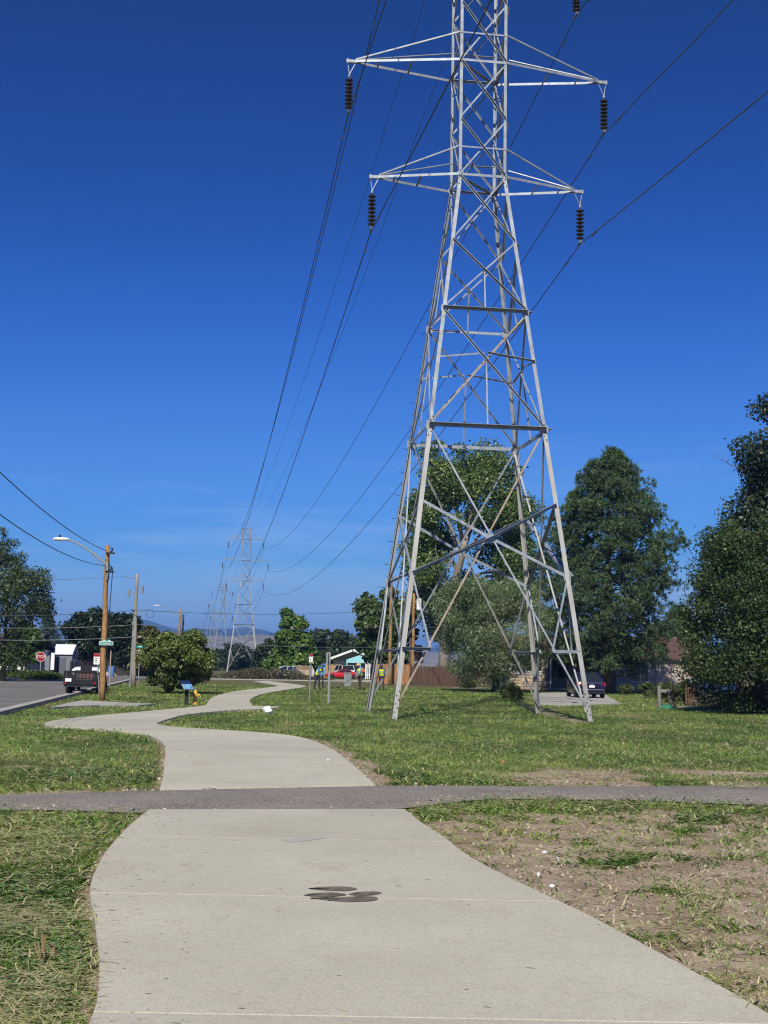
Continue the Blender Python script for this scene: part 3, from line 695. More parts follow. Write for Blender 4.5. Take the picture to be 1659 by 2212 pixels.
for k in range(8):
    pts = []
    for i in range(len(attach)-1):
        sp = span(attach[i][k], attach[i+1][k], SAG[i]*(0.75 if k > 5 else 1.0)); pts += sp if i == 0 else sp[1:]
    mb = MB(); mb.tube(pts, [0.012 if k > 5 else (0.019 + 0.012*min(1.0, max(0.0, (p.y-60)/400))) for p in pts], 5)
    root = thing('power_line', attach[1][k], WLAB[k], 'power line', group='wires of the transmission line')
    o = mb.build('wire', CABLE, root); o.location = -attach[1][k]
    if k < 6:                                                             # vibration dampers either side of the clamp
        for sgn in (-1, 1):
            a, b2 = (attach[0][k], attach[1][k]) if sgn < 0 else (attach[1][k], attach[2][k])
            L_ = (b2-a).length; t = (1 - 1.7/L_) if sgn < 0 else 1.7/L_
            p = a.lerp(b2, t) - Vector((0,0,4*5.2*t*(1-t)+.05)); d = LDIR
            mb = MB(); mb.tube([p-d*.2, p+d*.2], .008, 4); mb.tube([p-d*.22, p-d*.12], .03, 6); mb.tube([p+d*.12, p+d*.22], .03, 6); mb.box(p.x-.015,p.x+.015,p.y-.02,p.y+.02,p.z-.02,p.z+.06)
            o = mb.build('vibration_damper', CABLE, root); o.location = -attach[1][k]
# ================================================================== TREES
def leaf_quads(P, Nn, Ln, Wd, col, rng, droop=None):
    """diamond leaves at points P with normals Nn; Ln, Wd half sizes; returns verts, colours"""
    n = len(P); r = rng.normal(size=(n,3))
    a = np.cross(Nn, r); a /= np.linalg.norm(a, axis=1, keepdims=True)+1e-9
    if droop is not None:
        a = a*(1-droop) + np.array([0,0,-1.0])*droop; a /= np.linalg.norm(a, axis=1, keepdims=True)+1e-9
    b = np.cross(Nn, a); b /= np.linalg.norm(b, axis=1, keepdims=True)+1e-9
    Ln, Wd = np.broadcast_to(Ln, n)[:,None], np.broadcast_to(Wd, n)[:,None]
    v = np.stack([P-a*Ln, P+b*Wd-a*Ln*.1, P+a*Ln, P-b*Wd-a*Ln*.1], 1).reshape(-1,3)
    return v, np.repeat(col, 4, 0)
def crown_profile(prof, z):
    return np.interp(z, [p[0] for p in prof], [p[1] for p in prof])
def make_tree(name, label, base, prof, n_clump, n_leaf, leaf, cols, seed, clump_r, trunk_r, trunk_top, aspect=0.7, mats=(LEAF, BARK), group=None, cat='tree',
              lean=(0,0), limbs=9, shell=0.45, droop=None, limb_r=0.35, ydepth=1.0, trunk_pts=None, cut=None):
    """prof: (height, radius, centre offset x) triples; a tapered trunk, limbs to the clumps, leaves through the crown"""
    rng = np.random.default_rng(seed); root = thing(name, base, label, cat, group=group)
    zs = np.array([p[0] for p in prof]); rs = np.array([p[1] for p in prof]); xo = np.array([(p[2] if len(p) > 2 else 0) for p in prof])
    zt = np.linspace(zs[0], zs[-1], 400); wgt = np.interp(zt, zs, rs)**1.35 + 1e-3; cdf = np.cumsum(wgt)/wgt.sum()
    z = np.interp(rng.random(n_clump), cdf, zt); R = np.interp(z, zs, rs)*1.06; th = (np.arange(n_clump)*2.39996 + rng.normal(size=n_clump)*.5) % (2*math.pi)
    rad = R*np.clip(shell + (1-shell)*np.sqrt(rng.random(n_clump)), 0, 1)
    cr = clump_r*(0.6+0.8*rng.random(n_clump))*np.clip(R/np.max(rs)+0.35, 0.45, 1.1)
    rad = np.maximum(rad - cr*0.28, 0)
    Cc = np.stack([np.interp(z, zs, xo)+rad*np.cos(th), rad*np.sin(th)*ydepth, z], 1)
    if cut is not None:
        kk = ~cut(Cc); Cc, cr = Cc[kk], cr[kk]; n_clump = len(cr)
    # leaves
    pick = rng.choice(n_clump, n_leaf, p=(cr**2)/(cr**2).sum())
    d = rng.normal(size=(n_leaf,3)); d /= np.linalg.norm(d, axis=1, keepdims=True)
    rr = cr[pick]*(0.25+0.75*rng.random(n_leaf)**0.6)*(1+0.22*np.abs(rng.normal(size=n_leaf))*(rng.random(n_leaf)<.2))
    P = Cc[pick] + d*rr[:,None]*np.array([1,1,0.75])
    P[:,2] = np.maximum(P[:,2], 0.12)
    nn = d*0.6 + rng.normal(size=(n_leaf,3))*0.7 + np.array([0,0,0.45]); nn /= np.linalg.norm(nn, axis=1, keepdims=True)
    c0, c1, c2 = (np.array(c) for c in cols)
    tone = rng.random(n_clump)[pick]; w = rng.random(n_leaf)
    col = c0*(1-tone[:,None]) + c1*tone[:,None]
    col = np.where((w < 0.10)[:,None], c2, col)*(0.75+0.5*rng.random(n_leaf))[:,None]
    ls = leaf*(0.65+0.7*rng.random(n_leaf))
    v, vc = leaf_quads(P, nn, ls, ls*aspect, col, rng, droop)
    link('crown', fast_mesh('crown', v, np.full(n_leaf, 4), mats[0], vc), root)
    # trunk and limbs
    mb = MB(); tp = trunk_pts or [(0,0,-.1),(lean[0]*.2,lean[1]*.2,trunk_top*.3),(lean[0]*.6,lean[1]*.6,trunk_top*.65),(lean[0],lean[1],trunk_top)]
    k = len(tp); mb.tube(tp, [trunk_r*(1.25 if i == 0 else 1-0.62*i/(k-1)) for i in range(k)], 9)
    order = np.argsort(-cr)[:limbs]
    for j in order:
        e = Vector(Cc[j]); f = min(0.97, max(0.25, (e.z*0.62)/trunk_top)); i0 = min(int(f*(k-1)), k-2); s0 = Vector(tp[i0]).lerp(Vector(tp[i0+1]), f*(k-1)-i0)
        m1 = s0.lerp(e, .5) + Vector((0,0,(e-s0).length*.10)); r0 = trunk_r*limb_r*(1.1-f*.6)
        mb.tube([s0, m1, e], [r0, r0*.6, r0*.22], 6)
        for q in range(2):
            e2 = e + Vector(rng.normal(size=3))*cr[j]*.6; mb.tube([m1.lerp(e,.4), m1.lerp(e2,.75), e2], [r0*.45, r0*.25, r0*.1], 5)
    mb.build('trunk', mats[1], root, smooth=True)
    return root
def pxprof(base, pts, Y):
    """outline in the photograph (y, left x, right x) -> (height, radius, centre offset) of the standing crown"""
    out = []
    for y, xl, xr in pts:
        a, b2 = A(xl, y, Y), A(xr, y, Y); out.append(((a.z+b2.z)/2, (b2.x-a.x)/2, (a.x+b2.x)/2 - base.x))
    return sorted(out)
def at(x, Y): p = A(x, 1440, Y); return Vector((p.x, Y, 0))
DG, MG, YG = (0.05,0.088,0.022), (0.095,0.145,0.038), (0.19,0.23,0.06)

# big cottonwood behind the pylon
b0 = at(958, 136)
make_tree('cottonwood_tree', 'tall cottonwood with pale broken trunk seen through the near pylon', b0,
    pxprof(b0, [(965,930,1010),(985,890,1075),(1040,880,1118),(1100,875,1150),(1160,878,1165),(1220,885,1162),(1280,895,1150),(1340,905,1100),(1390,915,1030)], 136),
    120, 95000, .135, ((0.06,0.11,0.024),(0.13,0.20,0.05),(0.34,0.38,0.17)), 11, 1.75, .62, 15.5, .75, (LEAF, BARKP), limbs=16, lean=(1.6,0), shell=.6, limb_r=.5, cut=lambda c: (np.abs(c[:,0]-1.2) < 1.9) & (c[:,1] < 1.0) & (c[:,2] > 4.5) & (c[:,2] < 15.5),
    trunk_pts=[(0,0,-.1),(.15,-.3,4),(.5,-1.0,8),(1.1,-2.6,11),(1.7,-4.2,13.6),(1.95,-4.6,15.2)])
b0 = at(1062, 90)
make_tree('willow_tree', 'low spreading grey green willow with several stems before the board fence', b0,
    pxprof(b0, [(1246,1020,1090),(1270,975,1148),(1310,950,1182),(1360,942,1188),(1400,950,1172),(1435,962,1138),(1482,995,1105)], 90),
    110, 64000, .125, ((0.10,0.15,0.055),(0.20,0.26,0.12),(0.40,0.44,0.31)), 12, 1.0, .26, 3.6, .20, limbs=15, droop=.35, shell=.5, trunk_pts=[(.3,0,-.1),(.2,0,1.0),(-.2,.1,2.2),(-.5,0,3.6)])
# ponderosa pine: whorls of branches with needle tufts
def pine(name, label, base, prof, n_br, tufts, needle, cols, seed, trunk_r, H, tuft_n=9, puff=.62, puff_n=17):
    rng = np.random.default_rng(seed); root = thing(name, base, label, 'tree')
    zs = np.array([p[0] for p in prof]); rs = np.array([p[1] for p in prof]); xo = np.array([(p[2] if len(p) > 2 else 0) for p in prof])
    mb = MB(); mb.tube([(0,0,-.1),(0,0,H*.4),(0,0,H*.98)], [trunk_r*1.1, trunk_r*.75, .05], 9)
    TP = []; TD = []; per = max(3, tufts//n_br)
    for i in range(n_br):
        t = (i+.5)/n_br; z = zs[0] + (zs[-1]-zs[0])*(1-(1-t)**0.8 if False else t**0.9); th = i*2.39996 + rng.normal()*.25
        R = float(np.interp(z, zs, rs))*(0.74+.36*rng.random()**1.2); ox = float(np.interp(z, zs, xo))
        s0 = Vector((0,0,max(.3, z-R*.12))); e = Vector((ox+R*math.cos(th), R*math.sin(th), z+R*.10)); m1 = s0.lerp(e,.55) - Vector((0,0,R*.06))
        mb.tube([s0, m1, e], [trunk_r*.22*(1.1-t), trunk_r*.12*(1.1-t)+.012, .012], 5)
        for q in range(int(per*(0.45+1.1*R/rs.max()))):
            u = 0.30+.72*rng.random()**.6; c = s0.lerp(m1, u*2) if u < .5 else m1.lerp(e, min((u-.5)*2, 1.05))
            w = R*.30*(1.15-u*.55); off = Vector((rng.normal()*w, rng.normal()*w, abs(rng.normal())*w*.45))
            pc_ = c+off; pr = puff*(.55+.6*rng.random()); gz_ = (e-s0).normalized()
            for _ in range(puff_n):                                   # a puff: tufts over the upper, outer side of a ball
                dd = Vector(rng.normal(size=3)).normalized() + gz_*.35 + Vector((0,0,.45)); dd.normalize()
                TP.append(pc_ + Vector((dd.x, dd.y, dd.z*.8))*pr*(.55+.45*rng.random())); TD.append(dd)
    mb.build('trunk', BARK, root, smooth=True)
    TP = np.array(TP); TD = np.array(TD); n = len(TP)
    P0 = np.repeat(TP, tuft_n, 0); D = np.repeat(TD, tuft_n, 0) + rng.normal(size=(n*tuft_n,3))*.62; D /= np.linalg.norm(D, axis=1, keepdims=True)
    L_ = needle*(0.7+.6*rng.random(n*tuft_n))[:,None]; side = np.cross(D, rng.normal(size=D.shape)); side /= np.linalg.norm(side, axis=1, keepdims=True); W_ = L_*.085
    v = np.stack([P0-side*W_*.6, P0+D*L_*.55-side*W_, P0+D*L_, P0+D*L_*.55+side*W_], 1).reshape(-1,3)
    c0, c1, c2 = (np.array(c) for c in cols); tn = np.repeat(rng.random(n), tuft_n)[:,None]
    col = (c0*(1-tn)+c1*tn)*(0.75+.5*rng.random(n*tuft_n))[:,None]; col = np.where((rng.random(n*tuft_n) < .05)[:,None], c2, col)
    link('crown', fast_mesh('crown', v, np.full(n*tuft_n, 4), NEEDLE, np.repeat(col, 4, 0)), root)
b0 = at(1315, 92)
pine('ponderosa_pine', 'big dark ponderosa pine right of the pylon in front of the stucco house', b0,
    pxprof(b0, [(982,1318,1332),(1005,1295,1352),(1040,1262,1375),(1085,1228,1398),(1130,1205,1425),(1190,1190,1447),(1250,1180,1456),(1310,1178,1450),(1360,1180,1442),(1400,1188,1440),(1432,1200,1425),(1455,1225,1395)], 92),
    150, 1000, .30, ((0.036,0.070,0.034),(0.10,0.16,0.066),(0.18,0.18,0.085)), 13, .33, 16.3, 8, .62, 19)
b0 = at(1462, 119)
make_tree('background_pine', 'short dark tree in the gap between the big pine and the leafy elm', b0, [(2.5,1.4),(4,2.0),(6,1.8),(7.4,.9),(8.2,.2)], 30, 7000, .2, ((0.02,0.04,0.018),(0.04,0.065,0.03),(0.07,0.09,0.04)), 14, .7, .14, 5.0, .3, limbs=6)
# elms at the right edge
b0 = at(1640, 53)
make_tree('leafy_elm', 'broad leafy elm with foliage down to the grass at the right edge', b0,
    pxprof(b0, [(1112,1590,1720),(1150,1545,1760),(1200,1515,1790),(1260,1495,1810),(1320,1480,1830),(1390,1475,1840),(1450,1490,1840),(1500,1520,1830),(1538,1560,1800)], 53),
    150, 105000, .058, ((0.032,0.062,0.018),(0.066,0.108,0.032),(0.15,0.18,0.075)), 15, .75, .24, 4.6, .62, limbs=18, shell=.5, droop=.15)
b0 = at(1735, 60)
make_tree('tall_elm', 'tall dark elm rising above the leafy one at the right edge', b0,
    pxprof(b0, [(840,1660,1760),(880,1628,1800),(930,1612,1840),(1000,1606,1870),(1060,1604,1890),(1110,1590,1900),(1160,1560,1900),(1230,1535,1900),(1310,1520,1900)], 60),
    150, 52000, .09, ((0.028,0.048,0.024),(0.055,0.082,0.038),(0.12,0.14,0.08)), 16, .85, .34, 11, .62, limbs=14, shell=.45)
# trees beyond the greenway, left to right
b0 = at(806, 150)
make_tree('leafy_maple', 'rounded green tree just left of the near pylon foot above the turquoise house', b0, pxprof(b0, [(1284,795,845),(1305,772,870),(1345,765,890),(1385,770,892),(1420,785,885)], 150), 45, 12000, .26, (DG, MG, (0.11,0.15,0.04)), 17, 1.2, .3, 6, .7, limbs=8)
b0 = at(622, 172)
make_tree('conical_tree', 'bright green cone shaped tree between the second pylon and the workers', b0, pxprof(b0, [(1310,618,638),(1330,610,652),(1360,605,664),(1390,600,670),(1420,590,676),(1445,578,680),(1462,584,672)], 172), 70, 15000, .27, ((0.06,0.12,0.02),(0.12,0.21,0.033),(0.2,0.27,0.06)), 18, 1.0, .25, 8, .7, limbs=7, shell=.3)
b0 = at(716, 215)
make_tree('background_tree', 'hazy dark green tree behind the turquoise house', b0, pxprof(b0, [(1356,700,730),(1375,680,755),(1400,672,770),(1440,670,775),(1455,675,770)], 215), 40, 9000, .3, ((0.03,0.055,0.025),(0.05,0.08,0.035),(0.08,0.1,0.05)), 19, 1.4, .3, 5, .7, limbs=4)
b0 = at(575, 205)
make_tree('background_tree', 'dark low tree just left of the cone shaped tree', b0, pxprof(b0, [(1383,570,588),(1400,555,606),(1430,548,618),(1455,548,620)], 205), 34, 8000, .3, ((0.025,0.045,0.022),(0.045,0.07,0.03),(0.07,0.09,0.04)), 20, 1.1, .25, 4, .6, limbs=4)
b0 = at(500, 300)
make_tree('background_tree', 'far dark tree behind the legs of the second pylon', b0, pxprof(b0, [(1392,492,512),(1410,462,545),(1435,452,560),(1452,455,560)], 300), 36, 8000, .42, ((0.025,0.045,0.022),(0.045,0.07,0.03),(0.07,0.09,0.04)), 21, 1.7, .3, 4, .6, limbs=4)
b0 = at(365, 68.5)
make_tree('rounded_bush', 'rounded green multi stemmed bush beside the path behind the information panel', b0,
    pxprof(b0, [(1369,365,425),(1380,335,440),(1400,310,450),(1425,302,456),(1448,306,455),(1465,322,440),(1482,343,402),(1496,350,386)], 68.5),
    64, 25000, .088, ((0.08,0.125,0.028),(0.155,0.205,0.046),(0.28,0.3,0.095)), 22, .42, .10, 1.4, .5, limbs=20, shell=.5, cat='bush')
b0 = at(316, 150)
make_tree('yellowing_tree', 'small yellowing tree just behind the grey utility pole', b0, pxprof(b0, [(1352,305,325),(1375,290,342),(1410,285,346),(1445,290,340)], 150), 30, 8000, .24, ((0.08,0.085,0.02),(0.13,0.12,0.03),(0.2,0.16,0.04)), 23, .85, .2, 4, .7, limbs=4)
b0 = at(216, 151)
make_tree('spreading_dark_tree', 'wide dark spreading tree behind the trailer, over the tan house', b0, pxprof(b0, [(1314,225,262),(1325,185,275),(1345,148,292),(1375,135,304),(1405,150,305),(1428,165,302)], 151), 90, 22000, .26, ((0.016,0.034,0.016),(0.028,0.05,0.02),(0.05,0.075,0.03)), 24, 1.0, .35, 5, .5, limbs=12, shell=.5, ydepth=.6)
b0 = at(270, 165)
make_tree('background_tree', 'dark green tree filling the gap right of the wooden lamp pole', b0, pxprof(b0, [(1362,258,285),(1385,240,302),(1420,235,308),(1452,240,305)], 165), 36, 9000, .26, ((0.018,0.036,0.015),(0.04,0.062,0.025),(0.06,0.085,0.03)), 25, 1.0, .25, 4, .6, limbs=4)
b0 = at(102, 140)
pine('blue_spruce', 'pointed blue green spruce behind the white roofed shed', b0, pxprof(b0, [(1322,101,105),(1345,95,116),(1370,86,124),(1395,78,132),(1425,74,138),(1450,76,136)], 140), 70, 420, .22, ((0.05,0.085,0.075),(0.09,0.135,0.12),(0.07,0.09,0.08)), 26, .2, 7.2, 7, .26, 10)
b0 = at(8, 96)
make_tree('locust_tree', 'feathery locust tree overhanging the street at the left edge', b0, pxprof(b0, [(1143,-20,15),(1180,-60,38),(1230,-90,82),(1270,-110,106),(1300,-110,116),(1335,-100,72),(1370,-90,48),(1410,-80,62),(1440,-60,62)], 96), 95, 30000, .12, ((0.04,0.07,0.022),(0.085,0.12,0.045),(0.17,0.2,0.09)), 27, .85, .17, 7.5, .35, limbs=22, shell=.35)
b0 = at(56, 118)
make_tree('bright_green_tree', 'bright green tree between the locust and the blue spruce', b0, pxprof(b0, [(1348,45,70),(1365,30,82),(1395,22,86),(1420,25,80)], 118), 26, 7000, .2, ((0.05,0.10,0.02),(0.10,0.17,0.03),(0.13,0.2,0.05)), 28, .7, .16, 3.5, .6, limbs=4)
# clipped hedge along the far pavement
rng = np.random.default_rng(31); hb = G(30, 1466.5); hr = thing('clipped_hedge', hb, 'low clipped green hedge along the far pavement at the left edge', 'hedge')
n = 9000; hl, hd, hh = 8.4, .9, .62
u = rng.random(n)*2-1; phi = rng.random(n)*math.pi; prof_ = (1-np.abs(u)**5)**.5
P = np.stack([u*hl/2, np.cos(phi)*hd*prof_, np.sin(phi)**.7*hh*prof_*(.85+.2*fbm(u*6, phi*0, 3, 4))+.05], 1) + rng.normal(size=(n,3))*.05
nn = rng.normal(size=(n,3))+np.array([0,-.3,.8]); nn /= np.linalg.norm(nn, axis=1, keepdims=True)
c_ = np.array([0.065,0.115,0.02])*(0.6+.8*rng.random(n))[:,None]
v, vc = leaf_quads(P, nn, .075, .05, c_, rng); link('foliage', fast_mesh('foliage', v, np.full(n,4), LEAF, vc), hr); hr.rotation_euler[2] = .12
mb = MB(); mb.lathe([(.05,0),(.9,.02),(1.0,.25),(.8,.45),(.3,.52)], 14, sx=hl/2*.95, sy=hd*.8); mb.build('stems', BARK, hr)
# rough shrubs and weeds near the house and the old pickets
SHR = [((1395,1506),.5,.9,'weedy shrub growing under the stucco house window'),((1440,1518),.55,1.0,'leggy shrub grown through the leaning post'),((1478,1520),.6,1.2,'shrub over the near end of the dark picket fence'),
       ((1104,1513),.55,.9,'dark shrub at the foot of the willow beside the driveway'),((1012,1488),.5,.7,'shrub sprouting against the willow stem by the fence'),((1352,1500),.4,.6,'small shrub between the navy car and the stucco wall')]
for i, ((x, y), r_, h_, lab) in enumerate(SHR):
    b0 = G(x, y); make_tree('shrub', lab, b0, [(.1,r_*.8),(h_*.5,r_),(h_*.85,r_*.7),(h_,r_*.2)], 14, 2600, .07, ((0.05,0.075,0.02),(0.10,0.12,0.035),(0.2,0.19,0.08)), 40+i, .28, .03, h_*.6, .35, limbs=6, cat='shrub', group='rough shrubs by the right hand house')
# brush heap beyond the side street
rng = np.random.default_rng(50); hb = G(575, 1468.5); hr = thing('brush_heap', hb, 'long heap of cut branches beyond the side street under the second pylon', 'brush heap')
n = 7000; X = rng.normal(size=n)*3.4; hgt = 1.5*np.exp(-(X/4.5)**2)*(0.6+.7*fbm(X*.6, X*0, 3, 6)); P = np.stack([X, rng.normal(size=n)*.8, rng.random(n)**1.3*hgt], 1)
nn = rng.normal(size=(n,3)); nn /= np.linalg.norm(nn, axis=1, keepdims=True); tn = rng.random(n)[:,None]
c_ = np.where(tn < .55, np.array([0.06,0.075,0.03]), np.array([0.16,0.12,0.075]))*(0.6+.8*rng.random(n))[:,None]
v, vc = leaf_quads(P, nn, .16, .035, c_, rng); link('cut_branches', fast_mesh('cut_branches', v, np.full(n,4), LEAF, vc), hr)
mb = MB()
for i in range(40):
    a_ = Vector((rng.normal()*3.0, rng.normal()*.6, .1)); mb.tube([a_, a_+Vector((rng.normal()*.8, rng.normal()*.3, .3+rng.random()*.9))], [.03,.01], 5)
mb.build('sticks', BARK, hr)['kind'] = 'stuff'
# ================================================================== POLES, SIGNS, WIRES OF THE STREET
def text_mesh(txt, size, m, parent, loc, rot=(math.pi/2,0,0), name='lettering', depth=.004):
    cu = bpy.data.curves.new(name, 'FONT'); cu.body = txt; cu.size = size; cu.align_x = 'CENTER'; cu.align_y = 'CENTER'; cu.extrude = depth; cu.materials.append(m)
    tmp = bpy.data.objects.new('tmp_text', cu); C.objects.link(tmp); me = bpy.data.meshes.new_from_object(tmp.evaluated_get(bpy.context.evaluated_depsgraph_get())); bpy.data.objects.remove(tmp)
    if not me.materials: me.materials.append(m)
    o = link(name, me, parent, loc=loc); o.rotation_euler = rot; return o
def wood_pole(name, base, H, r, m, label, lean=(0,0)):
    root = thing(name, base, label, 'utility pole')
    mb = MB(); k = 9; pts = [(lean[0]*i/k + .02*math.sin(i*1.7), lean[1]*i/k, -.1+(H+.1)*i/k) for i in range(k+1)]
    mb.tube(pts, [r*(1-.28*i/k) for i in range(k+1)], 12); mb.build('pole', m, root, smooth=True); return root
def lamp_arm(root, z, L_, rise, m=UTIL, head=.7):  # dark default paint stands in for the arm lying in shade
    mb = MB(); pts = [Vector((-L_*t, -.05, z + rise*(1-(1-t)**1.45))) for t in (0,.2,.4,.6,.8,1)]
    mb.tube(pts, [.05,.047,.043,.04,.036,.034], 8); mb.tube([pts[0]-Vector((0,0,.5)), pts[2]-Vector((0,0,.02))], .018, 6); mb.box(-.02,.06,-.2,.1,z-.6,z+.15)
    a = mb.build('lamp_arm', m, root, smooth=False)
    e = pts[-1]; mb = MB(); mb.loft([[Vector((e.x+.15-u*head, e.y+math.cos(t)*w, e.z+math.sin(t)*h_)) for t in [2*math.pi*j/10 for j in range(10)]] for u, w, h_ in ((0,.05,.05),(.2,.10,.07),(.6,.17,.085),(.9,.14,.06),(1,.05,.03))])
    mb.build('lamp_head', WHITE, root, smooth=True); mb = MB(); mb.lathe([(.05,0),(.05,.07),(.03,.1)], 8, M=Matrix.Translation((e.x-.25,e.y,e.z+.08))); mb.build('photocell', BLACK, root)
pa = G(220, 1512.5); ta = A(232, 1178, pa.y); HA = ta.z
POLE_A = wood_pole('street_light_pole', pa, HA, .13, WOODP, 'ochre wooden street light pole carrying a green street name sign', (ta.x-pa.x, 0))
def onpole(y): return A(225, y, pa.y).z
zA = onpole(1222); lamp_arm(POLE_A, zA, pa.x + (ta.x-pa.x)*.9 - A(140,1165,pa.y).x, A(140,1165,pa.y).z - zA)
mb = MB(); 
for zz in (onpole(1192), onpole(1232)): mb.tube([(.12,-.1,zz),(.2,-.14,zz+.05),(.16,-.16,zz+.18)], .035, 6); mb.box(-.06,.3,-.2,-.1,zz-.1,zz-.03)
mb.build('insulator_hardware', BLACK, POLE_A)
mb = MB(); mb.tube([(.13,-.12,.1),(.17,-.13,HA*.5),(.24,-.12,HA*.86)], .018, 6); mb.build('ground_wire', BLACK, POLE_A)
# street name sign on the pole
sz = onpole(1389.5); sg = thing('street_name_sign', pa+Vector((.12,-.22,sz)), 'green street name sign reading Canosa on the wooden lamp pole', 'sign')
def rounded(w, h_, r=.06, n=4):
    o = []
    for cx_, cz_, a0 in ((w/2-r,h_/2-r,0),(-w/2+r,h_/2-r,90),(-w/2+r,-h_/2+r,180),(w/2-r,-h_/2+r,270)):
        for j in range(n+1): a = math.radians(a0+90*j/n); o.append((cx_+r*math.cos(a), cz_+r*math.sin(a)))
    return o
RX = Matrix.Rotation(math.pi/2, 4, 'X')
SW_, SH_ = S(30.5, pa.y), S(8.4, pa.y)
mb = MB(); mb.prism(rounded(SW_, SH_, .05), 0, .006, M=RX); mb.build('border', WHITE, sg)
mb = MB(); mb.prism(rounded(SW_-.04, SH_-.04, .04), .007, .010, M=RX); mb.build('panel', GREEN, sg)
text_mesh('Canosa', .135, WHITE, sg, (-.02,-.014,0)); text_mesh('S', .07, WHITE, sg, (-SW_/2+.07,-.014,0)); text_mesh('CT', .06, WHITE, sg, (SW_/2-.09,-.014,0))
mb = MB(); mb.prism(rounded(SW_*.52, SH_*.6, .03), -.03, -.024, M=Matrix.Translation((.02,0,SH_*.62)) @ RX); mb.build('second_blade', GREEN, sg)
mb = MB(); mb.prism(rounded(SW_*.20, SH_*.18, .015), -.022, -.019, M=Matrix.Translation((-.09,0,SH_*.72)) @ RX); mb.prism(rounded(SW_*.14, SH_*.2, .015), -.022, -.019, M=Matrix.Translation((.13,0,SH_*.72)) @ RX); mb.build('faded_lettering', WHITE, sg)
# grey utility pole with hardware
pb = G(288, 1482); tb = A(296, 1240, pb.y)
POLE_B = wood_pole('utility_pole', pb, tb.z, .135, WOODG, 'grey weathered utility pole with metal conduit near the kerb', (tb.x-pb.x, 0))
def hB(y): return A(292, y, pb.y).z
mb = MB(); mb.tube([(-.2,-.05,0),(-.14,-.05,hB(1350)),(-.05,-.05,hB(1310))], .075, 8); mb.build('conduit', STEEL, POLE_B)
mb = MB(); mb.tube([(tb.x-pb.x,0,hB(1250)),(tb.x-pb.x-.75,-.1,hB(1246)),(tb.x-pb.x-.8,-.1,hB(1243))], .03, 6)
for dx, y in ((-.55,1290),(.35,1282)): mb.tube([(dx,-.1,hB(y)),(dx+.02,-.1,hB(y)+.5)], .09, 8); mb.tube([(dx,-.1,hB(y)+.2),(.1,0,hB(y)+.3)], .025, 5)
mb.tube([(-.3,-.1,hB(1322)),(.1,-.2,hB(1330)),(.5,-.1,hB(1318))], .03, 5)
mb.build('switchgear', UTIL, POLE_B)
mb = MB(); cx_, cz_ = .95, hB(1320)-.15; mb.tube([(cx_+.27*math.cos(t), -.05, cz_+.27*math.sin(t)) for t in np.linspace(0, 2*math.pi, 16)], .018, 5); mb.build('cable_loop', CABLE, POLE_B)
# far lamp pole and black pole
pc = at(383.5, 150); POLE_C = wood_pole('street_light_pole', pc, A(384,1316,150).z, .17, WOODP, 'distant wooden street light pole above the rounded bush', (.1,0))
lamp_arm(POLE_C, A(384,1328,150).z, S(46,150), A(338,1308,150).z - A(384,1328,150).z)
pd = at(392, 152); wood_pole('steel_pole', pd, A(393,1327,152).z, .14, BLACK, 'plain black pole right beside the distant lamp pole')
# two wooden poles seen through the near pylon
pe = at(842, 118); POLE_E = wood_pole('utility_pole', pe, A(841,1240,118).z, .16, WOODP, 'tall ochre utility pole behind the left legs of the near pylon')
pf = at(891.5, 120); POLE_F = wood_pole('utility_pole', pf, A(891,1282,120).z, .17, WOODP, 'ochre utility pole with a grey transformer box in front of the cottonwood')
mb = MB(); zE = A(841,1250,118).z
mb.tube([(0,-.15,zE),(.5,-.15,zE+.25),(.9,-.15,zE+.1)], .03, 5); mb.tube([(.45,-.15,zE-1.7),(.45,-.15,zE-.9)], .09, 8); mb.tube([(.2,-.15,zE-.1),(.22,-.15,zE+.3)], .05, 6); mb.box(-.1,1.1,-.2,-.1,zE+.15,zE+.22); mb.build('switchgear', UTIL, POLE_E)
mb = MB(); zF = A(900,1305,120).z; mb.lathe([(.22,-.55),(.24,-.5),(.24,.45),(.2,.5),(.05,.55)], 12, M=Matrix.Translation((.5,-.1,zF))); mb.tube([(.1,0,zF+.2),(.4,-.1,zF+.2)], .03, 5); mb.build('transformer', WHITE, POLE_F)
mb = MB(); mb.box(-.36,-.17,-.12,.12,0,A(880,1378,120).z); mb.build('riser_board', OLDW, POLE_F)
# distribution wires
def wire(label, pts, r, m=CABLE, sag=.5, n=18):
    p = []
    for a_, b_ in zip(pts, pts[1:]):
        s_ = span(Vector(a_), Vector(b_), sag, n); p += s_ if not p else s_[1:]
    root = MB(); o0 = Vector(p[0]); root.tube([q-o0 for q in p], r, 4)
    root.build('overhead_wire', m, loc=o0, label=label, cat='wire', group='street distribution wires')
far_l = [A(-260, y, 78) for y in (1250,1317,1344,1370)]
wire('topmost thin wire leaving the grey utility pole to the left', [far_l[0], Vector((tb.x-.7, pb.y-.1, hB(1246)))], .012, sag=.2)
wire('highest of the three long street wires crossing below the far pylons', [far_l[1], Vector((pb.x+.1,pb.y,hB(1318))), A(841,1317,118), A(1250,1330,150)], .02, sag=.35)
wire('second of the three long street wires crossing below the far pylons', [far_l[2], Vector((pb.x+.1,pb.y,hB(1349))), A(891,1352,120), A(1250,1360,150)], .011, CABLEL, sag=.3)
wire('lowest pale cable of the three long street wires', [far_l[3], Vector((pb.x+.1,pb.y,hB(1375))), A(842,1397,118), A(1010,1408,124)], .014, CABLEL, sag=.3)
wire('upper wire running from the lamp pole out of frame at the left', [A(231,1190,pa.y), A(-70,952,27)], .014, sag=.3)
wire('lower wire running from the lamp pole out of frame at the left', [A(228,1222,pa.y), A(-70,1058,27)], .014, sag=.35)
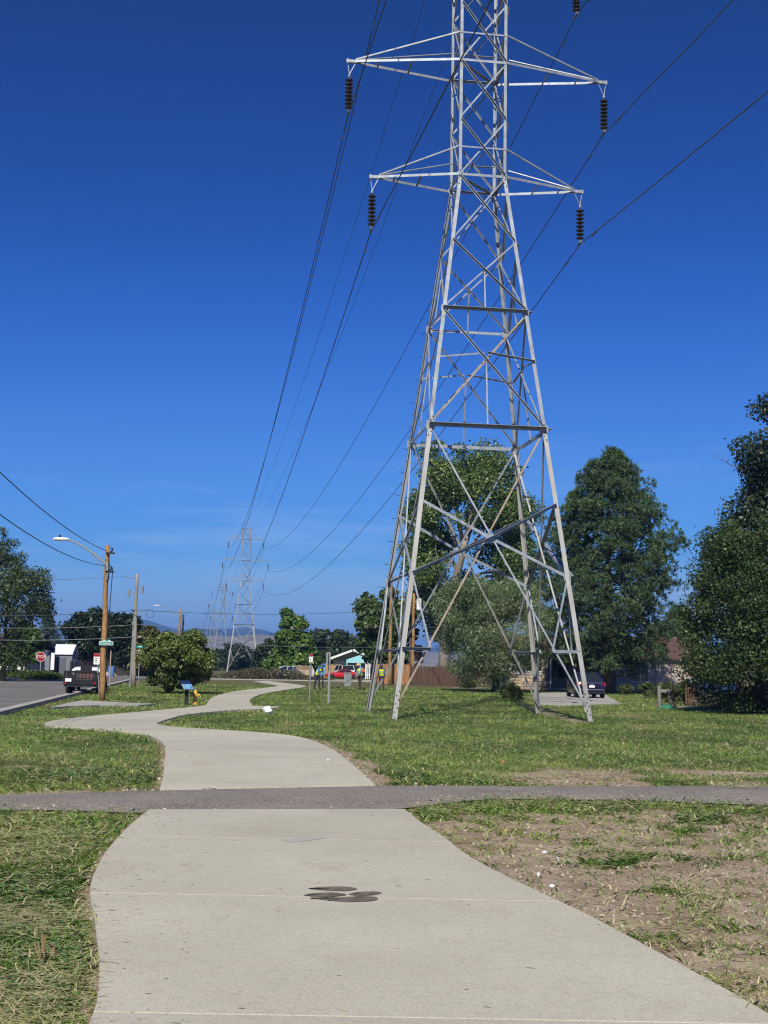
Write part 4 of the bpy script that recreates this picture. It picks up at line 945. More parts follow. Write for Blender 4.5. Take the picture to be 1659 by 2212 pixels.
wire('pale service wire from the transformer pole into the willow', [A(891,1372,120), A(1010,1386,104)], .02, CABLEL, sag=.15)

# ---- stop signs
def octagon(r): return [(r*math.cos(math.pi/8+k*math.pi/4), r*math.sin(math.pi/8+k*math.pi/4)) for k in range(8)]
def stop_sign(base, zc, r, label, rotz=0, blade=False):
    root = thing('stop_sign', base, label, 'stop sign', rotz, 'stop signs at the street corner')
    mb = MB(); mb.box(-.03,.03,-.02,.02,-.1,zc+r*(1.9 if blade else .9)); mb.build('post', STEEL, root)
    T_ = Matrix.Translation((0,-.03,zc)) @ RX
    mb = MB(); mb.prism(octagon(r), 0, .006, M=T_); mb.build('border', WHITE, root)
    mb = MB(); mb.prism(octagon(r*.92), .007, .01, M=T_); mb.build('panel', REDS, root)
    text_mesh('STOP', r*.78, WHITE, root, (0,-.045,zc))
    if blade:
        mb = MB(); mb.prism(rounded(.75,.2,.04), 0, .01, M=Matrix.Translation((.02,-.03,zc+r*1.6)) @ RX); b_ = mb.build('street_name_blade', GREEN, root)
        mb = MB(); mb.prism(rounded(.3,.06,.02), .011, .014, M=Matrix.Translation((.02,-.03,zc+r*1.6)) @ RX); mb.build('faded_lettering', WHITE, root)
s1 = G(86, 1467); stop_sign(s1, A(88,1418.5,s1.y).z, S(11,s1.y), 'red stop sign on a grey post in front of the shed')
s2 = at(300, 98); stop_sign(s2, A(300,1414.5,98).z, S(10.8,98), 'red stop sign under a green blade beside the grey utility pole', .35, True)
# parking signs
def plate_sign(base, H, w, h_, label, lean=0, back=False, tilt=0.0):
    root = thing('parking_sign', base, label, 'sign', tilt)
    mb = MB(); mb.tube([(0,0,-.1),(lean*.5,0,H*.5),(lean,0,H)], .032, 6); mb.build('post', UTIL, root)
    T_ = Matrix.Translation((lean,-.045,H-h_/2)) @ RX
    if back:
        mb = MB(); mb.box(lean-w/2, lean+w/2, -.012, 0.0, H-h_, H, M=Matrix.Translation((0,-.05,0))); mb.build('plate', UTIL, root); return
    mb = MB(); mb.prism(rounded(w,h_,.03), 0, .006, M=T_); p_ = mb.build('plate', WHITE, root)
    mb = MB(); mb.prism(rounded(w*.98,h_*.30,.03), .007, .01, M=Matrix.Translation((lean,-.045,H-h_*.16)) @ RX); mb.build('red_band', REDS, root)
    mb = MB()
    for k in range(3): mb.prism(rounded(w*(.5-.1*k),h_*.06,.008), .007, .009, M=Matrix.Translation((lean-.02,-.045,H-h_*(.48+.16*k))) @ RX)
    mb.build('lettering', BLACK, root)
g1 = G(668, 1515.5); plate_sign(g1, A(672,1413,g1.y).z, .17, .36, 'small white and red sign on a thin post before the workers', A(672,1413,g1.y).x-g1.x)
g2 = G(709.5, 1518.5); root = thing('sign_post', g2, 'bare grey sign post with a narrow edge-on plate right of the workers', 'post')
mb = MB(); mb.box(-.045,.045,-.03,.03,-.1,A(706,1408,g2.y).z); mb.build('post', UTIL, root); mb = MB(); mb.box(-.13,-.05,-.3,.02,A(706,1408,g2.y).z-.55,A(706,1408,g2.y).z-.02); mb.build('plate', UTIL, root)
g3 = G(215, 1504); plate_sign(g3, A(210,1411,g3.y).z, .28, .52, 'white and red sign on a bent post left of the wooden lamp pole', A(210,1411,g3.y).x-g3.x)
g4 = G(236, 1491); root = thing('marker_stake', g4, 'thin rusty stake right of the wooden lamp pole', 'stake'); mb = MB(); mb.box(-.03,.03,-.03,.03,-.1,A(236,1405,g4.y).z); mb.build('stake', RUST, root)
# information panel
g5 = G(402.5, 1521); root = thing('information_panel', g5, 'slanted blue information panel on a black post beside the hydrant', 'information panel')
mb = MB(); mb.box(-.07,.07,-.06,.06,-.1,A(400,1490,g5.y).z); mb.build('post', BLACK, root)
zc = A(403,1480,g5.y).z
Tp = Matrix.Translation((.0,-.05,zc)) @ Matrix.Rotation(math.radians(40),4,'Z') @ Matrix.Rotation(math.radians(44),4,'X')
mb = MB(); mb.box(-.25,.25,-.26,.26,-.03,0,M=Tp); mb.build('frame', BLACK, root)
P_BLUE = mat('printed_panel_blue', (0.05,0.22,0.48), .4, var=(0.25,0.45,0.62), scale=6); P_NAVY = mat('printed_panel_navy', (0.012,0.025,0.10), .4); P_PALE = mat('printed_panel_pale', (0.22,0.33,0.46), .4)
mb = MB(); mb.box(-.23,.23,.06,.235,.002,.005,0,Tp); mb.box(-.23,.23,-.235,.055,.002,.005,1,Tp); mb.box(-.17,.19,-.21,.04,.006,.008,2,Tp); mb.build('printed_face', [P_NAVY,P_PALE,P_BLUE], root)
g6 = at(748-28, 95); g6 = G(731, 1480); g6 = at(698, 93); root = thing('information_panel', g6, 'blue panel on a black post just right of the bending worker', 'information panel')
mb = MB(); mb.box(-.05,.05,-.05,.05,-.1,1.2); mb.build('post', BLACK, root); mb = MB(); mb.box(-.16,.16,-.05,.03,.95,1.62,M=Matrix.Rotation(math.radians(10),4,'X')); mb.build('panel', P_BLUE, root)
# hydrant
g7 = G(421, 1520.5); hy = thing('fire_hydrant', g7, 'yellow fire hydrant standing in the grass beside the path', 'hydrant'); HH = A(420,1492.3,g7.y).z; k = HH/.68
mb = MB(); mb.lathe([(.16*k,-.05),(.16*k,.05*k),(.115*k,.06*k),(.115*k,.36*k),(.15*k,.37*k),(.15*k,.41*k),(.125*k,.42*k),(.12*k,.50*k)], 16); mb.build('barrel', YELH, hy, smooth=False)
mb = MB(); mb.lathe([(.135*k,.50*k),(.135*k,.53*k),(.115*k,.56*k),(.085*k,.64*k),(.045*k,.69*k),(.03*k,.70*k),(.03*k,.75*k)], 16); mb.build('bonnet', YELH, hy, smooth=True)
for s in (-1,1):
    mb = MB(); Mr = Matrix.Translation((0,0,.46*k)) @ Matrix.Rotation(s*math.pi/2,4,'Y'); mb.lathe([(.06*k,.08*k),(.06*k,.17*k),(.075*k,.175*k),(.075*k,.23*k),(.03*k,.24*k),(.03*k,.27*k)], 12, M=Mr); mb.build('outlet', YELH, hy)
mb = MB(); mb.lathe([(.08*k,.08*k),(.08*k,.15*k),(.095*k,.155*k),(.095*k,.2*k),(.03*k,.21*k)], 12, M=Matrix.Translation((0,0,.44*k)) @ Matrix.Rotation(math.pi/2,4,'X')); mb.build('front_outlet', YELH, hy)
# utility pedestal
g8 = G(751, 1481); root = thing('utility_pedestal', g8, 'grey green utility pedestal standing in the grass between the workers', 'pedestal')
mb = MB(); mb.box(-.3,.3,-.2,.2,-.05,1.0); mb.build('cabinet', UTIL, root); mb = MB(); mb.box(-.33,.33,-.23,.23,1.0,1.06); mb.build('lid', UTIL, root)
# trash bins
def bin_(base, h_, m, label, rotz=0.0):
    root = thing('trash_bin', base, label, 'trash bin', rotz, 'household trash bins')
    mb = MB(); mb.loft([[(-.24,-.24,0),(.24,-.24,0),(.24,.24,0),(-.24,.24,0)],[(-.3,-.32,h_),(.3,-.32,h_),(.3,.32,h_),(-.3,.32,h_)]]); mb.build('body', m, root)
    mb = MB(); mb.loft([[(-.33,-.36,h_),(.33,-.36,h_),(.33,.36,h_),(-.33,.36,h_)],[(-.28,-.28,h_+.08),(.28,-.28,h_+.08),(.28,.34,h_+.1),(-.28,.34,h_+.1)]]); mb.build('lid', m, root)
    for s in (-1,1): mb = MB(); mb.lathe([(.12,-.03),(.12,.03)], 12, M=Matrix.Translation((s*.26,.26,.12)) @ Matrix.Rotation(math.pi/2,4,'Y')); mb.build('wheel', RUBBER, root)
gb = G(427, 1464.5); bin_(gb, S(22,gb.y)*1.0, BINB, 'black trash bin right of the rounded bush')
gb = at(693, 158); bin_(gb, 1.0, BINB, 'dark trash bin behind the white cars at the fence')
gb = at(241, 140); bin_(gb, 1.0, BLUEB, 'blue trash bin before the tan garage behind the lamp pole')
# yellow notice at the brush heap
g9 = G(536, 1467); root = thing('notice_board', g9, 'small yellow board at the left end of the brush heap', 'board'); mb = MB(); mb.box(-.45,.45,-.01,.01,.15,.75); mb.build('panel', mat('faded_yellow_board',(0.62,0.55,0.25),.8), root)
for s in (-1,1): mb = MB(); mb.box(s*.3-.03,s*.3+.03,.012,.05,-.1,.7); mb.build('stake', GREYW, root)

# ================================================================== FENCES
def board_fence(name, label, a, b2, h_, bw, m, seed, gap=.004, picket=False, post=OLDW, rough=.03):
    rng = np.random.default_rng(seed); d = b2-a; L_ = d.length; rz = math.atan2(d.y, d.x); root = thing(name, a, label, 'fence', rz)
    mb = MB()
    if picket: mb.add([(0,0,0),(bw,0,0),(bw,0,h_*.93),(bw/2,0,h_),(0,0,h_*.93),(0,.02,0),(bw,.02,0),(bw,.02,h_*.93),(bw/2,.02,h_),(0,.02,h_*.93)], [(0,1,2,3,4),(9,8,7,6,5)]+[(i,(i+1)%5,5+(i+1)%5,5+i) for i in range(5)])
    else: mb.box(0,bw,0,.02,0,h_)
    me = mb.mesh('board', m); n = int(L_/(bw+gap))
    for i in range(n):
        o = link('board', me, root, loc=(i*(bw+gap), -.04+rng.normal()*.004, rng.normal()*rough*.3)); o.rotation_euler = (rng.normal()*.01, rng.normal()*rough*.25, 0); o.scale = (1,1,1+rng.normal()*rough)
    for z in (h_*.25, h_*.8): mb = MB(); mb.box(0,L_,0,.05,z,z+.09); mb.build('rail', post, root)
    k = max(2, int(L_/2.4)+1)
    for i in range(k): mb = MB(); x = L_*i/(k-1); mb.box(x-.05,x+.05,.055,.15,-.2,h_-.03); mb.build('post', post, root)
    return root
fz = 121
def AF(x, Y): p = A(x, 1440, Y); return Vector((p.x, Y, 0))
board_fence('cedar_fence', 'fresh orange cedar board fence behind the pylon left legs', AF(812,122), AF(887,119), 1.85, .14, CEDAR, 1)
board_fence('old_board_fence', 'old dark brown board fence running behind the willow', AF(888,119), AF(1082,112), 1.72, .14, OLDW, 2, rough=.05)
board_fence('cedar_fence', 'pale cedar board fence left of the red car', AF(650,176), AF(739,170), 1.75, .14, CEDARL, 3, post=CEDARL)
board_fence('picket_fence', 'short unfinished pale picket fence beside the white cars', AF(640,150), AF(672,146), 1.55, .13, CEDARL, 4, gap=.12, post=CEDARL)
board_fence('white_picket_fence', 'white picket fence panel under the turquoise carport', AF(790,163), AF(806,163), 2.0, .12, WHITE, 5, gap=.1, post=WHITE)
board_fence('dark_picket_fence', 'dark leaning picket fence under the elm at the right', G(1482,1522), G(1552,1524), .95, .05, OLDW, 6, gap=.045, picket=True, post=OLDW, rough=.08)
board_fence('grey_panel_fence', 'grey board fence left of the parked trailer', AF(150,118), AF(176,122), 1.65, .16, GREYW, 7, post=GREYW)
board_fence('dark_panel_fence', 'dark board fence between the grey fence and the tan house', AF(177,122), AF(207,126), 1.55, .16, OLDW, 8)
g_ = G(1423.5, 1530); root = thing('fence_post', g_, 'upright weathered fence post left of the leaning one', 'post'); mb = MB(); mb.box(-.07,.07,-.06,.06,-.1,A(1423,1481,g_.y).z); mb.build('post', GREYW, root)
g_ = G(1456, 1530); root = thing('broken_fence_post', g_, 'leaning broken fence post with a short rail', 'post'); hh_ = A(1445,1489,g_.y).z
mb = MB(); mb.tube([(0,0,-.1),(-.34,0,hh_)], .055, 6); mb.build('post', GREYW, root); mb = MB(); mb.tube([(.12,.05,-.1),(-.16,.05,hh_)], .045, 6); mb.build('brace', OLDW, root); mb = MB(); mb.box(-.62,-.02,-.07,-.02,hh_-.14,hh_); mb.build('rail', GREYW, root)
g_ = G(1440, 1532); root = thing('garden_hose', g_, 'coil of turquoise hose between the two old posts', 'hose'); mb = MB(); mb.tube([(.34*math.cos(t)*(1-.02*t), .2*math.sin(t), .03+.012*t) for t in np.linspace(0,12,50)], .018, 5); mb.build('coil', mat('turquoise_hose',(0.02,0.35,0.27),.5), root)

# ================================================================== HOUSES
def window(parent, x, z, w, h_, y, frame=WHITE, mull=1, dy=-1):
    """a window on a wall that faces -Y at depth y"""
    mb = MB(); t = .06
    for (x0,x1,z0,z1) in ((x-w/2-t,x-w/2,z-h_/2-t,z+h_/2+t),(x+w/2,x+w/2+t,z-h_/2-t,z+h_/2+t),(x-w/2,x+w/2,z+h_/2,z+h_/2+t),(x-w/2,x+w/2,z-h_/2-t,z-h_/2)): mb.box(x0,x1,y-.05,y+.03,z0,z1)
    for k in range(mull): xx = x-w/2+w*(k+1)/(mull+1); mb.box(xx-.025,xx+.025,y-.04,y+.02,z-h_/2,z+h_/2)
    f = mb.build('window', frame, parent); mb = MB(); mb.box(x-w/2,x+w/2,y-.015,y-.005,z-h_/2,z+h_/2); mb.build('pane', GLASS, f); return f
def gable_roof(parent, x0, x1, y0, y1, ze, zr, m, axis='y', over=.4, t=.14, name='roof'):
    """ridge along axis; sheet with thickness"""
    mb = MB()
    if axis == 'y':
        xm = (x0+x1)/2
        for xa in (x0-over, x1+over):
            s = (zr-ze)/(xm-x0); za = ze - over*s
            mb.add([(xa,y0-over,za),(xm,y0-over,zr),(xm,y1+over,zr),(xa,y1+over,za),(xa,y0-over,za+t),(xm,y0-over,zr+t),(xm,y1+over,zr+t),(xa,y1+over,za+t)], [(0,1,2,3),(7,6,5,4),(0,4,5,1),(3,2,6,7),(0,3,7,4)])
    else:
        ym = (y0+y1)/2
        for ya in (y0-over, y1+over):
            s = (zr-ze)/(ym-y0); za = ze - over*s
            mb.add([(x0-over,ya,za),(x0-over,ym,zr),(x1+over,ym,zr),(x1+over,ya,za),(x0-over,ya,za+t),(x0-over,ym,zr+t),(x1+over,ym,zr+t),(x1+over,ya,za+t)], [(0,1,2,3),(7,6,5,4),(0,4,5,1),(3,2,6,7),(0,3,7,4)])
    return mb.build(name, m, parent)
def walls(parent, x0, x1, y0, y1, z0, ze, m, zr=None, axis='y', name='wall'):
    mb = MB(); mb.box(x0,x1,y0,y1,z0,ze)
    if zr is not None:
        if axis == 'y': xm = (x0+x1)/2; mb.add([(x0,y0,ze),(x1,y0,ze),(xm,y0,zr),(x0,y1,ze),(x1,y1,ze),(xm,y1,zr)], [(0,1,2),(5,4,3),(0,2,5,3),(1,4,5,2)])
        else: ym = (y0+y1)/2; mb.add([(x0,y0,ze),(x0,y1,ze),(x0,ym,zr),(x1,y0,ze),(x1,y1,ze),(x1,ym,zr)], [(0,1,2),(5,4,3),(0,2,5,3),(1,4,5,2)])
    return mb.build(name, m, parent)
# stucco house with stone wainscot on the right
HY = 101.5; hx0 = A(1100,1440,HY).x; h1 = thing('stucco_house', (hx0,HY,0), 'mauve grey stucco house with stone wainscot behind the pine', 'house')
def hx(x): return A(x,1440,HY).x - hx0
zE_ = 2.75
walls(h1, 0, hx(1181), 0, 8, 0, zE_, STUCCG, name='wall')
walls(h1, hx(1181), hx(1330), 2.4, 8, 0, zE_, STUCCO, name='wall'); walls(h1, hx(1330), hx(1520), -.1, 7.9, 0, zE_-.01, STUCCO, name='wall')
gable_roof(h1, 0, hx(1520), 0, 8, zE_, 4.3, ROOFB, 'x', .5)
for x in (1119, 1142, 1165): window(h1, hx(x), 1.95, .36, .95, 0, WHITE, 0)
mb = MB(); mb.box(-.03,hx(1170),-.10,.0,1.20,1.27); mb.build('sill_course', STUCCG, h1)
window(h1, hx(1220), 1.75, 1.1, 1.4, 2.4, BLACK, 0); window(h1, hx(1383), 1.55, 1.25, 1.45, -.1, WHITE, 1); window(h1, hx(1300), 1.6, 1.0, 1.2, 2.4, WHITE, 1)
rng = np.random.default_rng(77)
def stone_mesh(w, h_, d, m):
    j = lambda s: rng.normal()*s
    base = [(-w/2,-h_/2),(0,-h_/2*1.08),(w/2,-h_/2),(w/2*1.06,0),(w/2,h_/2),(0,h_/2*1.05),(-w/2,h_/2),(-w/2*1.05,0)]
    o_ = [(x+j(w*.06), z+j(h_*.08)) for x, z in base]
    vs = [(x,0,z) for x, z in o_] + [(x*.78,-d,z*.74) for x, z in o_]
    mb = MB(); mb.add(vs, [tuple(range(8,16))] + [(i,(i+1)%8,8+(i+1)%8,8+i) for i in range(8)]); return mb.mesh('stone', m)
SM = [stone_mesh(.34+.14*rng.random(), .19+.06*rng.random(), .06, STONE[k % 4]) for k in range(12)]
mb = MB(); mb.box(-.02,hx(1170),-.05,-.002,0,1.18); wn_ = mb.build('stone_wainscot', MORTAR, h1)
z = .11; row = 0
while z < 1.12:
    x = .12 + (row % 2)*.18
    while x < hx(1170)-.1:
        o = link('stone', SM[int(rng.integers(12))], wn_, loc=(x,-.05,z)); x += .40+rng.random()*.06
    z += .225; row += 1
mb = MB(); mb.box(hx(1170),hx(1183),-.30,.25,0,zE_-.12); wp_ = mb.build('stone_pillar', MORTAR, h1)
z = .12; 
while z < zE_-.2:
    for x in (hx(1173.5), hx(1179.7)): o = link('stone', SM[int(rng.integers(12))], wp_, loc=(x,-.30,z)); o.scale = (.62,1,1)
    z += .225
mb = MB(); mb.box(hx(1184),hx(1230),-.4,2.35,0,.16); mb.build('porch_step', CONC2, h1)
mb = MB(); mb.box(hx(1187),hx(1189.5),-.3,-.2,.16,zE_-.3); mb.build('porch_post', WHITE, h1)
# turquoise carport house
TY = 182; tx0 = A(716,1440,TY).x; h2 = thing('turquoise_house', (tx0,TY,0), 'white house with a turquoise gable over its open carport', 'house')
def tx(x): return A(x,1440,TY).x - tx0
walls(h2, tx(717), tx(800), 6, 13, 0, 2.4, WHITE, 3.6, 'y'); gable_roof(h2, tx(712), tx(812), 3, 14, 2.55, 3.75, WHITE, 'y', .3, .18)
gable_roof(h2, tx(712), tx(812), 2.6, 13.5, 2.72, 3.92, ROOFG, 'y', .2, .05, 'shingles')
xm_ = (tx(712)+tx(812))/2; mb = MB()
for xa in (tx(712)-.3, tx(812)+.3): mb.add([(xa,2.25,2.35),(xm_,2.25,3.72),(xm_,2.25,4.05),(xa,2.25,2.68),(xa,2.33,2.35),(xm_,2.33,3.72),(xm_,2.33,4.05),(xa,2.33,2.68)], [(0,1,2,3),(7,6,5,4),(0,4,5,1),(1,5,6,2),(2,6,7,3),(3,7,4,0)])
mb.build('barge_board', WHITE, h2)
mb = MB(); mb.add([(tx(748),0,2.05),(tx(806),0,2.05),(tx(806),0,2.6),(tx(776),0,3.15),(tx(748),0,2.5),(tx(748),.15,2.05),(tx(806),.15,2.05),(tx(806),.15,2.6),(tx(776),.15,3.15),(tx(748),.15,2.5)], [(0,1,2,3,4),(9,8,7,6,5)]+[(i,(i+1)%5,5+(i+1)%5,5+i) for i in range(5)]); mb.build('carport_gable', TURQ, h2)
mb = MB(); mb.box(tx(748),tx(806),.16,6,2.0,2.06); mb.build('carport_ceiling', ROOFG, h2)
for x in (749, 778, 805): mb = MB(); mb.box(tx(x)-.07,tx(x)+.07,.0,.14,0,2.05); mb.build('carport_post', TURQ, h2)
mb = MB(); mb.box(tx(718),tx(745),5.3,5.95,0,2.35); mb.build('side_wall', WHITE, h2); window(h2, tx(740), 1.3, .8, 1.0, 5.3, BLACK, 0)
RY = 150; rx0 = A(800,1440,RY).x; h3 = thing('brown_roofed_house', (rx0,RY,0), 'white house with dark brown roof behind the cedar fence', 'house')
def rx(x): return A(x,1440,RY).x - rx0
walls(h3, rx(803), rx(905), 0, 8, 0, 2.35, WHITE); gable_roof(h3, rx(805), rx(905), 0, 8, 2.4, 4.1, ROOFB, 'x', .45)
mb = MB(); mb.box(rx(799),rx(905)+.5,-.62,-.48,2.05,2.45); mb.build('fascia', WHITE, h3)
for x in (818, 826, 838): window(h3, rx(x), 1.7, .5, .7, 0, BLACK, 0)
walls(h3, rx(808), rx(826), 3.0, 5, 2.4, 3.3, TURQ, 3.8, 'y', 'dormer')
# houses on the left side of the street
LY = 150; lx0 = A(180,1440,LY).x; h4 = thing('tan_house', (lx0,LY,0), 'low tan brick house with brown roof behind the trailer', 'house')
def lx(x): return A(x,1440,LY).x - lx0
walls(h4, lx(190), lx(306), 0, 8, 0, 2.35, TANW); gable_roof(h4, lx(186), lx(308), 0, 8, 2.35, 3.9, ROOFB, 'x', .6)
mb = MB(); TAND = mat('tan_garage_door',(0.50,0.40,0.26),.8); mb.box(lx(252),lx(276),-.06,0,0,2.0); mb.build('garage_door', TAND, h4); mb = MB(); mb.box(lx(222),lx(236),-.05,0,0,2.0); mb.build('garage_door', TAND, h4); window(h4, lx(205), 1.35, 1.0, 1.0, 0, WHITE, 1)
mb = MB(); mb.box(lx(277),lx(288),-.4,-.02,0,1.9); mb.build('side_gate', GREYM, h4); mb = MB(); mb.box(lx(289),lx(303),-.3,-.02,0,1.75); mb.build('side_fence', OLDW, h4)
WY = 118; wx0 = A(-10,1440,WY).x; h5 = thing('white_house', (wx0,WY,0), 'white house with blue grey board wing behind the locust and hedge', 'house')
def wx(x): return A(x,1440,WY).x - wx0
walls(h5, wx(-120), wx(60), 0, 8, 0, 2.6, WHITE); gable_roof(h5, wx(-120), wx(60), 0, 8, 2.6, 4.0, ROOFG, 'x', .5)
mb = MB(); mb.box(wx(31),wx(37),-.05,0,0,2.0); mb.build('door', BLACK, h5); window(h5, wx(12), 1.5, 1.1, 1.0, 0, WHITE, 1)
x = 61.0
bm_ = MB(); bm_.box(0,S(10.4,WY),0,.1,0,2.05); bme = bm_.mesh('siding_board', GREYM); 
mb = MB(); mb.box(wx(60),wx(110),.3,3,0,2.0); wg = mb.build('wing', mat('shadow_gap_siding',(0.05,0.055,0.07),.9), h5)
while x < 106: link('siding_board', bme, wg, loc=(wx(x),.19,0)); x += 11.3
mb = MB(); mb.box(wx(109.5),wx(117),-.05,.1,0.75,2.3); mb.build('white_panel', WHITE, h5)
SY = 125; sx0 = A(116,1440,SY).x; h6 = thing('garden_shed', (sx0,SY,0), 'small grey shed with a white metal roof behind the stop sign', 'shed')
def sx_(x): return A(x,1440,SY).x - sx0
walls(h6, sx_(117), sx_(155), 0, 2.4, 0, 2.35, GREYM, 3.2, 'x'); gable_roof(h6, sx_(116), sx_(153), 0, 2.4, 2.3, 3.15, ROOFW, 'x', .15, .06)
mb = MB(); mb.box(sx_(128),sx_(142),-.05,0,0,1.9); mb.build('door', mat('shed_door_grey',(0.11,0.12,0.15),.8), h6)
# far houses
def small_house(x0, x1, Y, ze, zr, m, rm, label, axis='x'):
    o0 = A(x0,1440,Y).x; w = A(x1,1440,Y).x - o0; h_ = thing('far_house', (o0,Y,0), label, 'house'); walls(h_, 0, w, 0, 7, 0, ze, m, zr if axis == 'y' else None, axis); gable_roof(h_, 0, w, 0, 7, ze, zr, rm, axis, .4)
    window(h_, w*.3, ze*.55, .9, .9, 0, WHITE, 1); window(h_, w*.7, ze*.55, .9, .9, 0, WHITE, 1); return h_
small_house(553, 590, 230, 2.5, 4.1, CREAM, ROOFG, 'small cream house with dark roof left of the cone shaped tree')
hA = small_house(455, 495, 330, 1.5, 3.0, mat('carport_shade_wall',(0.06,0.065,0.07),.9), WHITE, 'far dark carport with a white gabled roof left of the second pylon', 'y')  # solid near-black walls: shade of the open interior put into their colour
small_house(505, 540, 360, 2.5, 3.9, TANW, ROOFB, 'far tan house behind the legs of the second pylon')
small_house(30, 62, 190, 2.6, 4.2, WHITE, ROOFG, 'white house far behind the bright green tree')

# ================================================================== VEHICLES
WHEEL = None
def wheel(parent, x, y, r, w=.2):
    global WHEEL
    if WHEEL is None:
        a_ = MB(); a_.lathe([(.62,-.5),(.93,-.5),(1,-.36),(1,.36),(.93,.5),(.62,.5)], 20, M=Matrix.Rotation(math.pi/2,4,'Y')); b_ = MB(); b_.lathe([(.1,-.42),(.62,-.46),(.64,0),(.62,.46),(.1,.42)], 14, M=Matrix.Rotation(math.pi/2,4,'Y')); WHEEL = (a_.mesh('tyre', RUBBER), b_.mesh('rim', RIM))
    t = link('wheel', WHEEL[0], parent, loc=(x,y,r)); t.scale = (w,r,r); rr = link('rim', WHEEL[1], t); return t
def car(name, label, loc, rotz, paint, st, gh, hwid=.86, r=.32, wb=(.85,3.5), lamps=True, plate=True, trim=True, roofp=None, group=None):
    """st: body stations (y from the tail, z bottom, z top, half width); gh: glasshouse (y0,y1 base, y2,y3 roof, z base, z roof, half widths)"""
    root = thing(name, loc, label, 'car', rotz, group)
    rings = []
    for y, zb, zt, w in st:
        rings.append([(-w*.82,y,zb),(-w*.97,y,zb+.10),(-w,y,zb+(zt-zb)*.55),(-w*.95,y,zt-.05),(-w*.82,y,zt),(w*.82,y,zt),(w*.95,y,zt-.05),(w,y,zb+(zt-zb)*.55),(w*.97,y,zb+.10),(w*.82,y,zb)])
    mb = MB(); mb.loft(rings); body = mb.build('body', paint, root)
    y0,y1,y2,y3,zb,zr,w0,w1 = gh
    def ring(z, ya, yb, w): return [(-w,ya,z),(w,ya,z),(w,yb,z),(-w,yb,z)]
    mb = MB(); mb.loft([ring(zb-.02,y0,y1,w0), ring(zr,y2,y3,w1)]); mb.build('window_glass', GLASS, root)
    mb = MB(); mb.loft([ring(zr-.015,y2-.05,y3+.08,w1+.02), ring(zr+.035,y2+.15,y3-.1,w1-.1)]); mb.build('roof', roofp or paint, root)
    mb = MB(); q0, q1 = ring(zb-.02,y0,y1,w0), ring(zr,y2,y3,w1)
    for a_, b_ in zip(q0, q1): mb.tube([a_, b_], .045, 6)
    ym = (y2+y3)/2
    for s in (-1,1): mb.tube([(s*w0,(y0+y1)/2,zb),(s*w1,ym,zr)], .035, 5)
    mb.build('pillar', roofp or paint, root)
    for y in wb:
        for s in (-1,1): wheel(root, s*(hwid-.10), y, r)
    if lamps:
        zl = st[1][2]-.16
        for s in (-1,1):
            mb = MB(); mb.loft([[(s*.52,-.01+st[0][0],zl-.09),(s*.80,.03+st[0][0],zl-.07),(s*.82,.06+st[0][0],zl+.09),(s*.58,.0+st[0][0],zl+.08)],[(s*.52,.12,zl-.09),(s*.86,.35,zl-.06),(s*.87,.35,zl+.09),(s*.58,.12,zl+.08)]]); mb.build('tail_lamp', REDL, root)
    if plate: mb = MB(); mb.box(-.16,.16,st[0][0]-.03,st[0][0]-.005,st[1][2]-.33,st[1][2]-.19); mb.build('number_plate', WHITE, root)
    if trim: mb = MB(); mb.box(-hwid*.8,hwid*.8,st[0][0]-.04,st[0][0],.46,.50); mb.build('bumper_trim', CHROME, root)
    return root
SED = [(0,.32,.82,.74),(.06,.26,.93,.80),(.5,.2,.97,.87),(1.3,.17,.95,.88),(3.1,.17,.93,.88),(3.9,.2,.86,.85),(4.4,.26,.74,.76),(4.58,.36,.62,.66)]
cp = G(1288, 1509); navy = car('navy_sedan', 'navy blue sedan parked on the driveway, tail to the camera', cp+Vector((-.25,0,.02)), math.radians(1), NAVY, SED, (.32,3.35,1.15,2.35,.95,1.43,.78,.58))
mb = MB(); mb.lathe([(.05,0),(.05,.012)], 12, M=Matrix.Translation((0,-.01,.80)) @ Matrix.Rotation(math.pi/2,4,'X')); mb.build('round_badge', CHROME, navy)
for s in (-1,1): mb = MB(); mb.box(s*.95-.08,s*.95+.08,2.75,2.85,.92,1.05); mb.build('mirror', NAVY, navy)
SPO = [(0,.30,.80,.74),(.08,.24,.86,.80),(.5,.2,.88,.86),(1.3,.16,.84,.87),(3.2,.16,.80,.87),(4.0,.2,.72,.84),(4.4,.26,.62,.74),(4.55,.34,.52,.62)]
cr_ = at(738, 158); car('red_sports_car', 'low red sports car parked side-on behind the workers', cr_+Vector((2.4,0,0)), math.radians(92), REDC, SPO, (1.0,3.0,1.5,2.3,.84,1.18,.76,.55), lamps=False, plate=False, trim=False)
VAN = [(0,.34,1.0,.84),(.05,.3,1.06,.9),(.6,.26,1.08,.93),(1.5,.24,1.06,.94),(3.6,.24,1.04,.94),(4.3,.26,.92,.9),(4.7,.34,.74,.78)]
cv_ = at(753, 166); car('white_minivan', 'white minivan with tinted rear window under the turquoise carport', cv_, math.radians(18), WHITEC, VAN, (.1,3.9,.28,3.0,1.04,1.68,.86,.74), .92, .34, wb=(.95,3.8))
car('white_hatchback', 'white hatchback beside the cone shaped tree, nearer of the two white cars', at(664,150)+Vector((0,0,0)), math.radians(20), WHITEC, VAN, (.15,3.7,.5,2.7,1.0,1.5,.84,.68), .9, .33, wb=(.95,3.7))
car('white_sedan', 'white sedan half hidden behind the white hatchback', at(655,158), math.radians(75), WHITEC, SED, (.32,3.35,1.15,2.35,.95,1.43,.78,.58))
car('blue_sedan', 'dark blue car half hidden behind the picket fence under the elm', G(1640,1512)+Vector((0,6,0)), math.radians(118), BLUEC, SED, (.32,3.35,1.15,2.35,.95,1.45,.78,.58))
